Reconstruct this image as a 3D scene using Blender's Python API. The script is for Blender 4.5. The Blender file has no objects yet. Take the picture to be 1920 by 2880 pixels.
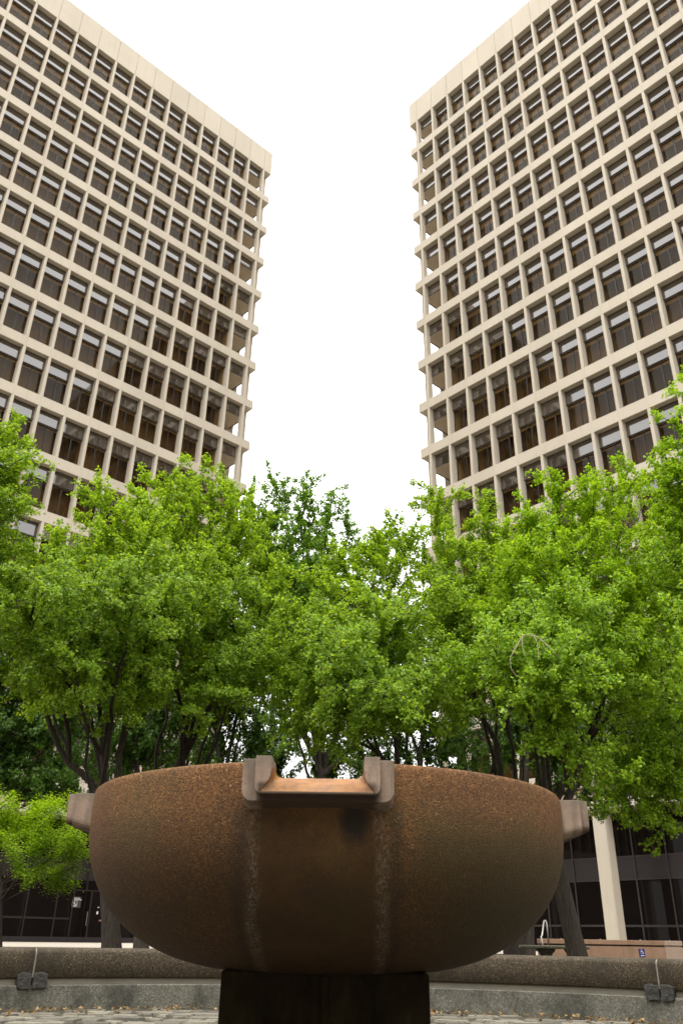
import bpy, bmesh, math, random
import numpy as np
from mathutils import Matrix, Vector

# ------------------------------------------------------------------ camera
C = bpy.context.scene.collection
SC = bpy.context.scene
EYE = 0.707                       # camera height above the empty basin floor
FPX, PITCH, ROLL = 2306.23, 0.47921, -0.01741
cam_d = bpy.data.cameras.new("camera")
cam = bpy.data.objects.new("camera", cam_d)
C.objects.link(cam)
cp, sp, cr, sr = math.cos(PITCH), math.sin(PITCH), math.cos(ROLL), math.sin(ROLL)
fwd = Vector((0, cp, sp)); up0 = Vector((0, -sp, cp)); x0 = Vector((1, 0, 0))
right = x0 * cr - up0 * sr
upv = x0 * sr + up0 * cr
m = Matrix.Identity(4)
for i in range(3):
    m[i][0] = right[i]; m[i][1] = upv[i]; m[i][2] = -fwd[i]
m.translation = Vector((0, 0, EYE))
cam.matrix_world = m
cam_d.sensor_fit = 'VERTICAL'
cam_d.sensor_height = 36.0
cam_d.sensor_width = 24.0
cam_d.lens = FPX / 2880 * 36.0
cam_d.clip_start = 0.05
cam_d.clip_end = 3000
cam_d.dof.use_dof = True
cam_d.dof.focus_distance = 8.0
cam_d.dof.aperture_fstop = 4.5
SC.camera = cam

# ------------------------------------------------------------------ world, sun, exposure
SUN_EL, SUN_ROT = math.radians(68), math.radians(180)
world = bpy.data.worlds.new("World")
SC.world = world
world.use_nodes = True
wn = world.node_tree
wn.nodes.clear()
sky = wn.nodes.new('ShaderNodeTexSky')
sky.sky_type = 'NISHITA'
sky.sun_disc = False
sky.sun_elevation = SUN_EL
sky.sun_rotation = SUN_ROT
sky.air_density = 1.0
sky.dust_density = 3.0
cloud = wn.nodes.new('ShaderNodeMixRGB')       # an even white overcast over the sky
cloud.inputs[0].default_value = 0.93
cloud.inputs[2].default_value = (10.4, 10.3, 10.2, 1)
bg = wn.nodes.new('ShaderNodeBackground')
bg.inputs[1].default_value = 0.12
wo = wn.nodes.new('ShaderNodeOutputWorld')
wn.links.new(sky.outputs[0], cloud.inputs[1])
wtc = wn.nodes.new('ShaderNodeTexCoord')
wsep = wn.nodes.new('ShaderNodeSeparateXYZ')
wn.links.new(wtc.outputs['Generated'], wsep.inputs[0])
wmr = wn.nodes.new('ShaderNodeMapRange')        # an overcast sky is about three times brighter overhead than at the horizon
wmr.inputs['From Min'].default_value = 0.0; wmr.inputs['From Max'].default_value = 1.0
wmr.inputs['To Min'].default_value = 0.36; wmr.inputs['To Max'].default_value = 1.08
wn.links.new(wsep.outputs['Z'], wmr.inputs['Value'])
wmul = wn.nodes.new('ShaderNodeMixRGB'); wmul.blend_type = 'MULTIPLY'; wmul.inputs[0].default_value = 1.0
wn.links.new(cloud.outputs[0], wmul.inputs[1]); wn.links.new(wmr.outputs[0], wmul.inputs[2])
wn.links.new(wmul.outputs[0], bg.inputs[0])
wn.links.new(bg.outputs[0], wo.inputs[0])

sun_d = bpy.data.lights.new("sun", 'SUN')
sun_d.energy = 0.8
sun_d.angle = math.radians(20)
sun_d.color = (1.0, 0.965, 0.91)
sun = bpy.data.objects.new("sun", sun_d)
C.objects.link(sun)
sdir = Vector((-0.12, -math.cos(SUN_EL), math.sin(SUN_EL)))     # towards the sun: behind the camera
sun.rotation_euler = sdir.to_track_quat('Z', 'Y').to_euler()
sun.location = (0, -20, 60)

SC.view_settings.view_transform = 'Standard'
SC.view_settings.look = 'None'
SC.view_settings.gamma = 1.0
SC.view_settings.use_curve_mapping = False
SC.view_settings.exposure = 1.7
try:
    SC.cycles.max_bounces = 7
    SC.cycles.diffuse_bounces = 4
    SC.cycles.transmission_bounces = 4
    SC.cycles.transparent_max_bounces = 6
    SC.cycles.caustics_reflective = False
    SC.cycles.caustics_refractive = False
except Exception:
    pass

# ------------------------------------------------------------------ helpers
def at(px, py, D):
    """The point at depth D (metres along y) seen at pixel px, py of the full-size photograph."""
    u = (px - 960) / FPX; w = (1440 - py) / FPX
    x = u * cr + w * sr; v = -u * sr + w * cr
    y = cp - v * sp; z = sp + v * cp
    return np.array([x * D / y, D, z * D / y + EYE])

def topx(p):
    x, y, z = p[0], p[1], p[2] - EYE
    zc = y * cp + z * sp; v = -y * sp + z * cp
    return 960 + FPX * (x * cr - v * sr) / zc, 1440 - FPX * (x * sr + v * cr) / zc, zc

def tag(o, label=None, cat=None, group=None, kind=None):
    if label: o['label'] = label
    if cat: o['category'] = cat
    if group: o['group'] = group
    if kind: o['kind'] = kind
    return o

def empty(name, loc=(0, 0, 0), rz=0.0, label=None, cat=None, group=None):
    o = bpy.data.objects.new(name, None)
    o.empty_display_size = 0.3
    C.objects.link(o)
    o.location = loc
    o.rotation_euler = (0, 0, rz)
    return tag(o, label, cat, group)

class MB:
    """Collects shapes and links them as one mesh object."""
    def __init__(self):
        self.v = []; self.f = []
    def add(self, vs, fs):
        b = len(self.v)
        self.v.extend([tuple(map(float, q)) for q in vs])
        self.f.extend([tuple(b + i for i in f) for f in fs])
    def box(self, a, b):
        x0_, x1_ = sorted((a[0], b[0])); y0_, y1_ = sorted((a[1], b[1])); z0_, z1_ = sorted((a[2], b[2]))
        self.add([(x0_, y0_, z0_), (x1_, y0_, z0_), (x1_, y1_, z0_), (x0_, y1_, z0_),
                  (x0_, y0_, z1_), (x1_, y0_, z1_), (x1_, y1_, z1_), (x0_, y1_, z1_)],
                 [(0, 3, 2, 1), (4, 5, 6, 7), (0, 1, 5, 4), (1, 2, 6, 5), (2, 3, 7, 6), (3, 0, 4, 7)])
    def tube(self, pts, rad, n=8, cap=True):
        v, f = tube_arrays(pts, rad, n)
        b = len(self.v)
        self.v.extend(map(tuple, v.tolist()))
        self.f.extend([tuple(b + i for i in q) for q in f.tolist()])
        if cap:
            L = len(pts)
            self.f.append(tuple(b + i for i in range(n))[::-1])
            self.f.append(tuple(b + (L - 1) * n + i for i in range(n)))
    def grid(self, P, close_u=False, close_v=False):
        """P[i][j] points -> quads."""
        nu, nv = len(P), len(P[0])
        b = len(self.v)
        for row in P:
            self.v.extend([tuple(map(float, q)) for q in row])
        for i in range(nu if close_u else nu - 1):
            for j in range(nv if close_v else nv - 1):
                i2, j2 = (i + 1) % nu, (j + 1) % nv
                self.f.append((b + i * nv + j, b + i2 * nv + j, b + i2 * nv + j2, b + i * nv + j2))
    def build(self, name, mat, parent=None, smooth=False, bevel=0.0, bseg=2):
        me = bpy.data.meshes.new(name)
        me.from_pydata(self.v, [], self.f)
        me.update()
        bm = bmesh.new(); bm.from_mesh(me)
        bmesh.ops.recalc_face_normals(bm, faces=bm.faces)
        bm.to_mesh(me); bm.free()
        for mt in (mat if isinstance(mat, (list, tuple)) else [mat]):
            me.materials.append(mt)
        if smooth:
            me.polygons.foreach_set('use_smooth', [True] * len(me.polygons))
        o = bpy.data.objects.new(name, me)
        C.objects.link(o)
        if parent: o.parent = parent
        if bevel:
            bv = o.modifiers.new("bevel", 'BEVEL')
            bv.width = bevel; bv.segments = bseg; bv.limit_method = 'ANGLE'; bv.angle_limit = math.radians(40)
        return o

def tube_arrays(pts, rad, n):
    pts = np.asarray(pts, float); L = len(pts)
    rad = np.broadcast_to(np.asarray(rad, float), (L,))
    t = np.gradient(pts, axis=0)
    t /= np.linalg.norm(t, axis=1, keepdims=True) + 1e-9
    ref = np.array([0.31, 0.17, 0.93]) if abs(t[0][2]) < 0.9 else np.array([0.9, 0.3, 0.1])
    a = np.cross(t, ref); a /= np.linalg.norm(a, axis=1, keepdims=True) + 1e-9
    b = np.cross(t, a)
    ang = np.arange(n) * 2 * np.pi / n
    ring = pts[:, None] + rad[:, None, None] * (np.cos(ang)[None, :, None] * a[:, None] + np.sin(ang)[None, :, None] * b[:, None])
    v = ring.reshape(-1, 3)
    i = np.arange(L - 1)[:, None] * n; j = np.arange(n)[None]; j2 = (j + 1) % n
    f = np.stack([i + j, i + j2, i + n + j2, i + n + j], -1).reshape(-1, 4)
    return v, f

def np_mesh(name, V, F, mat, parent=None, smooth=False):
    """A mesh object from arrays: V (n,3), F (m,k)."""
    me = bpy.data.meshes.new(name)
    V = np.asarray(V, np.float32); F = np.asarray(F, np.int32)
    k = F.shape[1]
    me.vertices.add(len(V)); me.vertices.foreach_set('co', V.ravel())
    me.loops.add(F.size); me.loops.foreach_set('vertex_index', F.ravel())
    me.polygons.add(len(F)); me.polygons.foreach_set('loop_start', np.arange(len(F), dtype=np.int32) * k)
    if smooth:
        me.polygons.foreach_set('use_smooth', np.ones(len(F), bool))
    me.update(calc_edges=True)
    me.validate()
    me.materials.append(mat)
    o = bpy.data.objects.new(name, me)
    C.objects.link(o)
    if parent: o.parent = parent
    return o

# ------------------------------------------------------------------ materials
def new_mat(name):
    mt = bpy.data.materials.new(name); mt.use_nodes = True
    nt = mt.node_tree
    return mt, nt, nt.nodes['Principled BSDF']

def N(nt, typ, **kw):
    n = nt.nodes.new(typ)
    for k, v in kw.items():
        if hasattr(n, k): setattr(n, k, v)
    return n

def lnk(nt, a, b): nt.links.new(a, b)

def ramp(nt, src, stops, interp='LINEAR'):
    r = nt.nodes.new('ShaderNodeValToRGB')
    r.color_ramp.interpolation = interp
    e = r.color_ramp.elements
    while len(e) < len(stops): e.new(0.5)
    for el, (p, c) in zip(e, stops):
        el.position = p
        el.color = (c[0], c[1], c[2], 1) if hasattr(c, '__len__') else (c, c, c, 1)
    lnk(nt, src, r.inputs[0])
    return r.outputs[0]

def noise(nt, vec, scale, detail=4, rough=0.6):
    n = nt.nodes.new('ShaderNodeTexNoise')
    n.inputs['Scale'].default_value = scale; n.inputs['Detail'].default_value = detail
    n.inputs['Roughness'].default_value = rough
    if vec is not None: lnk(nt, vec, n.inputs['Vector'])
    return n.outputs['Fac']

def mix(nt, f, a, b, typ='MIX'):
    n = nt.nodes.new('ShaderNodeMixRGB'); n.blend_type = typ
    for k, s in enumerate((f, a, b)):
        if hasattr(s, 'is_linked') or hasattr(s, 'links'): lnk(nt, s, n.inputs[k])
        elif hasattr(s, '__len__'): n.inputs[k].default_value = (s[0], s[1], s[2], 1)
        else: n.inputs[k].default_value = s if k == 0 else (s, s, s, 1)
    return n.outputs[0]

def mth(nt, op, a, b=None, c=None, clamp=False):
    n = nt.nodes.new('ShaderNodeMath'); n.operation = op; n.use_clamp = clamp
    for k, s in enumerate((a, b, c)):
        if s is None: continue
        if hasattr(s, 'links'): lnk(nt, s, n.inputs[k])
        else: n.inputs[k].default_value = s
    return n.outputs[0]

def bump(nt, bsdf, h, strength, dist):
    b = nt.nodes.new('ShaderNodeBump')
    b.inputs['Strength'].default_value = strength; b.inputs['Distance'].default_value = dist
    lnk(nt, h, b.inputs['Height']); lnk(nt, b.outputs[0], bsdf.inputs['Normal'])

def coords(nt, kind='Object', scale=None):
    tc = nt.nodes.new('ShaderNodeTexCoord')
    if scale is None: return tc.outputs[kind]
    mp = nt.nodes.new('ShaderNodeMapping'); mp.inputs['Scale'].default_value = scale
    lnk(nt, tc.outputs[kind], mp.inputs['Vector'])
    return mp.outputs[0]

def mat_concrete(name, c0, c1, scale=1.2, streak=0.35, dirt=(0.30, 0.25, 0.18)):
    mt, nt, b = new_mat(name)
    co = coords(nt)
    base = ramp(nt, noise(nt, co, scale, 6), [(0.3, c0), (0.7, c1)])
    ge = nt.nodes.new('ShaderNodeNewGeometry')
    base = mix(nt, mth(nt, 'MULTIPLY', ge.outputs['Random Per Island'], 0.22), base, tuple(x * .72 for x in c0))
    st = noise(nt, coords(nt, scale=(2.2, 2.2, 0.16)), 1.6, 5, 0.65)
    sm = ramp(nt, st, [(0.52, 0.0), (0.78, streak)])
    col = mix(nt, sm, base, dirt)
    fine = noise(nt, co, 40, 3)
    col = mix(nt, ramp(nt, fine, [(0.35, 0.10), (0.65, 0.0)]), col, (0.25, 0.2, 0.15))
    lnk(nt, col, b.inputs['Base Color'])
    b.inputs['Roughness'].default_value = 0.85
    b.inputs['Specular IOR Level'].default_value = 0.25
    bump(nt, b, fine, 0.15, 0.01)
    return mt

M = {}
M['precast'] = mat_concrete('precast_concrete', (0.435, 0.388, 0.312), (0.485, 0.435, 0.352), 0.35, 0.30, (0.29, 0.245, 0.185))
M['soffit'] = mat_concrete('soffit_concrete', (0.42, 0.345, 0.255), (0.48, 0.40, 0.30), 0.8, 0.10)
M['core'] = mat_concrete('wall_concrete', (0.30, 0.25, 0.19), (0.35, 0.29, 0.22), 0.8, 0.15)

def mat_glass(name, c0, c1, ior, rough=0.04, wave=True):
    mt, nt, b = new_mat(name)
    oi = nt.nodes.new('ShaderNodeObjectInfo'); ge = nt.nodes.new('ShaderNodeNewGeometry')
    rnd = mth(nt, 'FRACT', mth(nt, 'ADD', oi.outputs['Random'], ge.outputs['Random Per Island']))
    col = mix(nt, rnd, c0, c1)
    if wave:      # hanging curtains behind the tinted pane
        w = nt.nodes.new('ShaderNodeTexWave')
        w.inputs['Scale'].default_value = 5.0; w.inputs['Distortion'].default_value = 2.2
        w.inputs['Detail'].default_value = 2.0
        lnk(nt, coords(nt, scale=(1, 1, 0.03)), w.inputs['Vector'])
        cur = mth(nt, 'MULTIPLY', w.outputs['Fac'], ramp(nt, rnd, [(0.25, 0.0), (0.7, 1.0)]))
        col = mix(nt, mth(nt, 'MULTIPLY', cur, 0.7), col, (0.085, 0.062, 0.04))
    lnk(nt, col, b.inputs['Base Color'])
    b.inputs['Roughness'].default_value = rough
    b.inputs['IOR'].default_value = ior
    return mt
M['curtain'] = mat_glass('window_curtain', (0.035, 0.025, 0.015), (0.15, 0.108, 0.065), 1.3, 0.8)
M['transom'] = mat_glass('reflective_transom_glass', (0.050, 0.040, 0.029), (0.075, 0.058, 0.043), 2.15, 0.03, False)
def mat_clear():
    mt = bpy.data.materials.new('bronze_window_glass'); mt.use_nodes = True
    nt = mt.node_tree; nt.nodes.clear()
    out = nt.nodes.new('ShaderNodeOutputMaterial'); tr = nt.nodes.new('ShaderNodeBsdfTransparent')
    tr.inputs[0].default_value = (0.92, 0.85, 0.72, 1)
    gl = nt.nodes.new('ShaderNodeBsdfGlossy'); gl.inputs['Roughness'].default_value = 0.02
    fr = nt.nodes.new('ShaderNodeLayerWeight'); fr.inputs[0].default_value = 0.5      # the same from both sides of the thin pane
    fac = mth(nt, 'ADD', mth(nt, 'MULTIPLY', mth(nt, 'POWER', fr.outputs['Facing'], 4.0), 0.28), 0.012)
    mx = nt.nodes.new('ShaderNodeMixShader')
    lnk(nt, fac, mx.inputs[0]); lnk(nt, tr.outputs[0], mx.inputs[1]); lnk(nt, gl.outputs[0], mx.inputs[2])
    lnk(nt, mx.outputs[0], out.inputs[0])
    return mt
M['pane'] = mat_clear()
M['lobbyglass'] = mat_glass('dark_lobby_glass', (0.004, 0.003, 0.0028), (0.012, 0.009, 0.008), 1.22, 0.02, False)

def mat_plain(name, c, rough=0.6, metal=0.0, nscale=8, var=0.25, bmp=0.0):
    mt, nt, b = new_mat(name)
    nz = noise(nt, coords(nt), nscale, 4)
    col = mix(nt, nz, tuple(x * (1 - var) for x in c), tuple(x * (1 + var) for x in c))
    lnk(nt, col, b.inputs['Base Color'])
    b.inputs['Roughness'].default_value = rough; b.inputs['Metallic'].default_value = metal
    if bmp: bump(nt, b, nz, bmp, 0.02)
    return mt
M['ceiling'] = mat_plain('ceiling_tiles', (0.82, 0.73, 0.57), 0.9, 0, 3, 0.05)
M['frame'] = mat_plain('bronze_frame', (0.022, 0.017, 0.014), 0.45, 0.3)
M['mullion'] = mat_plain('lobby_mullion', (0.055, 0.046, 0.046), 0.4, 0.5)
M['panel'] = mat_plain('lobby_spandrel', (0.019, 0.013, 0.014), 0.5)
M['steel'] = mat_plain('brushed_steel', (0.45, 0.42, 0.38), 0.3, 0.9, 30, 0.1)
M['rail'] = mat_plain('painted_rail', (0.07, 0.06, 0.055), 0.45, 0.2)
M['paint_white'] = mat_plain('white_sign_paint', (0.75, 0.75, 0.75), 0.5, 0, 8, 0.03)
M['sign_blue'] = mat_plain('blue_sign_paint', (0.018, 0.018, 0.16), 0.4, 0, 8, 0.1)
M['sign_grey'] = mat_plain('grey_sign_film', (0.045, 0.043, 0.04), 0.5, 0, 8, 0.1)
M['red_light'] = mat_plain('pink_label', (0.55, 0.28, 0.22), 0.5)
M['soil'] = mat_plain('dark_soil', (0.042, 0.032, 0.021), 0.95, 0, 3, 0.5, 0.4)  # dark bare soil of the tree belt
M['asphalt'] = mat_plain('street_concrete', (0.26, 0.24, 0.21), 0.9, 0, 2, 0.2)
M['paving'] = mat_plain('cream_paving', (0.40, 0.355, 0.29), 0.85, 0, 1.5, 0.08)

def mat_bowl():
    mt, nt, b = new_mat('exposed_aggregate')
    co = coords(nt)
    v = nt.nodes.new('ShaderNodeTexVoronoi'); v.inputs['Scale'].default_value = 115; lnk(nt, co, v.inputs['Vector'])
    stones = ramp(nt, v.outputs['Color'], [(0.0, (0.03, 0.013, 0.004)), (0.25, (0.10, 0.040, 0.009)), (0.5, (0.165, 0.066, 0.015)), (0.78, (0.23, 0.098, 0.025)), (0.92, (0.34, 0.17, 0.06)), (1.0, (0.5, 0.32, 0.17))])
    stones = mix(nt, 0.08, stones, (0.165, 0.072, 0.019))
    big = noise(nt, co, 2.2, 5, 0.6)
    stones = mix(nt, ramp(nt, big, [(0.35, 0.45), (0.65, 0.0)]), stones, (0.06, 0.030, 0.011))
    sx = nt.nodes.new('ShaderNodeSeparateXYZ'); lnk(nt, co, sx.inputs[0])
    ax = mth(nt, 'ABSOLUTE', sx.outputs[0]); ay = mth(nt, 'ABSOLUTE', sx.outputs[1])
    wob = mth(nt, 'MULTIPLY', mth(nt, 'SUBTRACT', noise(nt, coords(nt, scale=(1, 1, 0.5)), 4.0, 5, 0.7), 0.5), 0.10)
    acr = mth(nt, 'ADD', mth(nt, 'MINIMUM', ax, ay), wob)          # distance across from a spout's axis
    z = sx.outputs[2]
    under = ramp(nt, mth(nt, 'ADD', z, wob), [(0.48, 1.0), (0.55, 0.0)])  # z is metres above the bowl's foot, shifted below
    # smooth, rust-brown run-off path below each spout
    path = ramp(nt, acr, [(0.272, 1.0), (0.288, 0.0)])
    run = mth(nt, 'MULTIPLY', path, under)
    smoothc = ramp(nt, noise(nt, co, 7, 6, 0.7), [(0.3, (0.038, 0.018, 0.006)), (0.55, (0.095, 0.042, 0.010)), (0.75, (0.14, 0.064, 0.015))])
    col = mix(nt, mth(nt, 'MULTIPLY', run, 0.8), stones, smoothc)
    # grey-white lime streaks on both sides of the path
    d = mth(nt, 'ABSOLUTE', mth(nt, 'SUBTRACT', acr, 0.285))
    band = mth(nt, 'MULTIPLY', ramp(nt, d, [(0.0, 1.0), (0.02, 0.65), (0.038, 0.0)]), ramp(nt, noise(nt, coords(nt, scale=(14, 14, 2.2)), 1.0, 4, 0.7), [(0.34, 0.4), (0.58, 1.3)]))
    speck = ramp(nt, noise(nt, coords(nt, scale=(1, 1, 0.6)), 85, 3, 0.75), [(0.48, 0.0), (0.58, 1.0)])
    lime = mth(nt, 'MULTIPLY', mth(nt, 'MULTIPLY', band, under), mth(nt, 'ADD', mth(nt, 'MULTIPLY', speck, 0.95), 0.05))
    # dark edge outside the streaks
    d2 = mth(nt, 'ABSOLUTE', mth(nt, 'SUBTRACT', acr, 0.345))
    dk = mth(nt, 'MULTIPLY', ramp(nt, d2, [(0.0, 0.6), (0.05, 0.0)]), under)
    col = mix(nt, dk, col, (0.03, 0.02, 0.013))
    # algae patches
    alg = ramp(nt, noise(nt, co, 1.7, 4, 0.55), [(0.50, 0.0), (0.68, 0.6)])
    col = mix(nt, mth(nt, 'MULTIPLY', alg, ramp(nt, z, [(0.25, 1.0), (0.75, 0.25)])), col, (0.075, 0.062, 0.014))
    # a broad olive film on the side away from the left lawn, under a wandering upper edge
    side_ = ramp(nt, mth(nt, 'ADD', sx.outputs[0], mth(nt, 'MULTIPLY', wob, 3.0)), [(0.36, 0.0), (0.62, 0.62)])
    film = mth(nt, 'MULTIPLY', side_, ramp(nt, mth(nt, 'ADD', z, mth(nt, 'MULTIPLY', wob, 2.0)), [(0.40, 1.0), (0.58, 0.0)]))
    col = mix(nt, film, col, (0.070, 0.052, 0.011))
    # damp algae film plus painted-in underside shade on the lower body, ragged edge
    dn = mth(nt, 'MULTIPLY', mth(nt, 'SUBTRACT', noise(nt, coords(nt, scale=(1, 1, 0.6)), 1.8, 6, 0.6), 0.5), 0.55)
    damp_shade = ramp(nt, mth(nt, 'ADD', z, dn), [(0.15, 1.0), (0.58, 0.0)])
    col = mix(nt, mth(nt, 'MULTIPLY', damp_shade, 0.60), col, (0.018, 0.011, 0.003))
    col = mix(nt, mth(nt, 'MULTIPLY', lime, 0.5, clamp=True), col, (0.24, 0.21, 0.175))
    # black damp stain under the spout (where it drips)
    px = mth(nt, 'SUBTRACT', sx.outputs[0], 0.165); pz = mth(nt, 'SUBTRACT', z, 0.46)
    rr = mth(nt, 'SQRT', mth(nt, 'ADD', mth(nt, 'POWER', mth(nt, 'MULTIPLY', px, 1.5), 2.0), mth(nt, 'POWER', pz, 2.0)))
    rr = mth(nt, 'ADD', rr, mth(nt, 'ADD', mth(nt, 'MULTIPLY', wob, 0.9), mth(nt, 'MULTIPLY', mth(nt, 'SUBTRACT', noise(nt, co, 30, 4, 0.7), 0.5), 0.06)))
    blk = mth(nt, 'MULTIPLY', ramp(nt, rr, [(0.06, 0.92), (0.125, 0.0)]), ramp(nt, sx.outputs[1], [(0.0, 1.0), (0.01, 0.0)]))
    col = mix(nt, blk, col, (0.012, 0.008, 0.005))
    lnk(nt, col, b.inputs['Base Color'])
    b.inputs['Roughness'].default_value = 0.72
    b.inputs['Specular IOR Level'].default_value = 0.35
    h = mth(nt, 'MULTIPLY', mth(nt, 'SUBTRACT', 1.0, mth(nt, 'MULTIPLY', v.outputs['Distance'], 1.4)), mth(nt, 'SUBTRACT', 1.0, mth(nt, 'MULTIPLY', run, 0.75)))
    v2 = nt.nodes.new('ShaderNodeTexVoronoi'); v2.inputs['Scale'].default_value = 150; lnk(nt, co, v2.inputs['Vector'])
    h2 = mth(nt, 'ADD', mth(nt, 'MULTIPLY', v2.outputs['Distance'], -0.9), mth(nt, 'MULTIPLY', noise(nt, co, 230, 3, 0.8), 0.8))
    h2 = mth(nt, 'MULTIPLY', h2, mth(nt, 'SUBTRACT', 1.0, mth(nt, 'MULTIPLY', run, 0.6)))
    bump(nt, b, h2, 0.8, 0.005)
    return mt
M['bowl'] = mat_bowl()

def mat_spout():
    mt, nt, b = new_mat('cast_pink_stone')
    co = coords(nt)
    base = ramp(nt, noise(nt, co, 5, 6, 0.65), [(0.3, (0.20, 0.135, 0.095)), (0.7, (0.36, 0.26, 0.195))])
    st = noise(nt, coords(nt, scale=(7, 7, 0.6)), 2.0, 5, 0.7)
    col = mix(nt, ramp(nt, st, [(0.42, 0.0), (0.68, 0.75)]), base, (0.10, 0.075, 0.055))
    pits = ramp(nt, noise(nt, co, 150, 2, 0.5), [(0.30, 0.7), (0.38, 0.0)])
    col = mix(nt, pits, col, (0.08, 0.055, 0.04))
    sx = nt.nodes.new('ShaderNodeSeparateXYZ'); lnk(nt, co, sx.inputs[0])
    wob = mth(nt, 'MULTIPLY', mth(nt, 'SUBTRACT', noise(nt, co, 9, 4), 0.5), 0.07)
    wet_shade = mth(nt, 'MULTIPLY', ramp(nt, mth(nt, 'ADD', mth(nt, 'ABSOLUTE', sx.outputs[0]), wob), [(0.245, 0.92), (0.275, 0.0)]),
              ramp(nt, mth(nt, 'ADD', mth(nt, 'SUBTRACT', sx.outputs[2], 0.707), mth(nt, 'MULTIPLY', wob, 0.3)), [(0.585, 1.0), (0.605, 0.0)]))
    col = mix(nt, wet_shade, col, (0.04, 0.021, 0.009))  # wet stain mixed with the painted-in shadow of the lip
    top = ramp(nt, mth(nt, 'ADD', mth(nt, 'SUBTRACT', sx.outputs[2], 0.707), wob), [(0.66, 0.0), (0.72, 0.6)])
    col = mix(nt, top, col, (0.11, 0.09, 0.07))
    lnk(nt, col, b.inputs['Base Color']); b.inputs['Roughness'].default_value = 0.8
    bump(nt, b, noise(nt, co, 45, 4), 0.25, 0.006)
    return mt
M['spout'] = mat_spout()
mt, nt, b = new_mat('rust_stained_apron')
st = noise(nt, coords(nt, scale=(6, 6, 0.8)), 2.5, 6, 0.7)
lnk(nt, ramp(nt, st, [(0.3, (0.12, 0.046, 0.009)), (0.55, (0.26, 0.108, 0.022)), (0.8, (0.33, 0.165, 0.05))]), b.inputs['Base Color'])
b.inputs['Roughness'].default_value = 0.6
bump(nt, b, noise(nt, coords(nt), 40, 4), 0.2, 0.006)
M['apron'] = mt
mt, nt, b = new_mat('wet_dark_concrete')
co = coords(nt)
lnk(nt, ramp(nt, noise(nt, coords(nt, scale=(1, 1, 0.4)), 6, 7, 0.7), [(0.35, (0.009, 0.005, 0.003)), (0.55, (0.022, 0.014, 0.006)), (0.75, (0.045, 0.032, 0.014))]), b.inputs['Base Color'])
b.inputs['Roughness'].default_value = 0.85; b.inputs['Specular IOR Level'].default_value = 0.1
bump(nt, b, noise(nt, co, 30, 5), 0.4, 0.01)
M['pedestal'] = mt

def mat_aggregate(name, cols, stain, scale=110):
    mt, nt, b = new_mat(name)
    co = coords(nt)
    v = nt.nodes.new('ShaderNodeTexVoronoi'); v.inputs['Scale'].default_value = scale; lnk(nt, co, v.inputs['Vector'])
    n = len(cols)
    col = ramp(nt, v.outputs['Color'], [(i / (n - 1), c) for i, c in enumerate(cols)])
    st = ramp(nt, noise(nt, coords(nt, scale=(1, 1, 0.7)), 2.6, 7, 0.7), [(0.46, 0.0), (0.64, 0.75)])
    col = mix(nt, st, col, stain)
    lnk(nt, col, b.inputs['Base Color']); b.inputs['Roughness'].default_value = 0.85
    bump(nt, b, v.outputs['Distance'], 0.3, 0.004)
    return mt
M['coping'] = mat_aggregate('coping_aggregate', [(0.014, 0.010, 0.005), (0.034, 0.023, 0.012), (0.052, 0.036, 0.019), (0.085, 0.061, 0.034), (0.19, 0.15, 0.10)], (0.024, 0.018, 0.009))
M['kerb'] = mat_aggregate('grey_wall_concrete', [(0.06, 0.056, 0.042), (0.10, 0.094, 0.073), (0.14, 0.132, 0.104), (0.24, 0.225, 0.18)], (0.026, 0.024, 0.017), 90)
M['gap'] = mat_plain('recess_concrete', (0.20, 0.18, 0.14), 0.9, 0, 5, 0.4)
M['mortar'] = mat_plain('pale_mortar', (0.20, 0.18, 0.14), 0.9, 0, 20, 0.3)
M['tar'] = mat_plain('tarred_patch', (0.035, 0.032, 0.027), 0.85, 0, 22, 0.9, 1.0)
M['granite'] = mat_concrete('pink_granite', (0.30, 0.175, 0.105), (0.40, 0.245, 0.16), 2.5, 0.6, (0.17, 0.105, 0.045))
M['granite_pale'] = mat_concrete('pale_granite', (0.42, 0.30, 0.22), (0.50, 0.37, 0.28), 2.5, 0.3, (0.3, 0.2, 0.13))
M['bench'] = mat_plain('mossy_stone', (0.13, 0.125, 0.085), 0.9, 0, 14, 0.5, 0.5)
M['benchleg'] = mat_plain('dark_stone', (0.06, 0.05, 0.035), 0.9, 0, 10, 0.4, 0.4)
def mat_flag():
    mt, nt, b = new_mat('flagstones')
    ge = nt.nodes.new('ShaderNodeNewGeometry')
    col = ramp(nt, ge.outputs['Random Per Island'], [(0, (0.085, 0.077, 0.06)), (0.5, (0.15, 0.135, 0.105)), (1, (0.21, 0.19, 0.145))])
    nz = noise(nt, coords(nt), 9, 6, 0.7)
    col = mix(nt, ramp(nt, nz, [(0.4, 0.0), (0.7, 0.6)]), col, (0.09, 0.08, 0.055))
    lnk(nt, col, b.inputs['Base Color']); b.inputs['Roughness'].default_value = 0.9
    bump(nt, b, noise(nt, coords(nt), 20, 5), 0.5, 0.02)
    return mt
M['flag'] = mat_flag()
M['grout'] = mat_plain('dirty_grout', (0.055, 0.045, 0.03), 0.95, 0, 12, 0.4)

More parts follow.
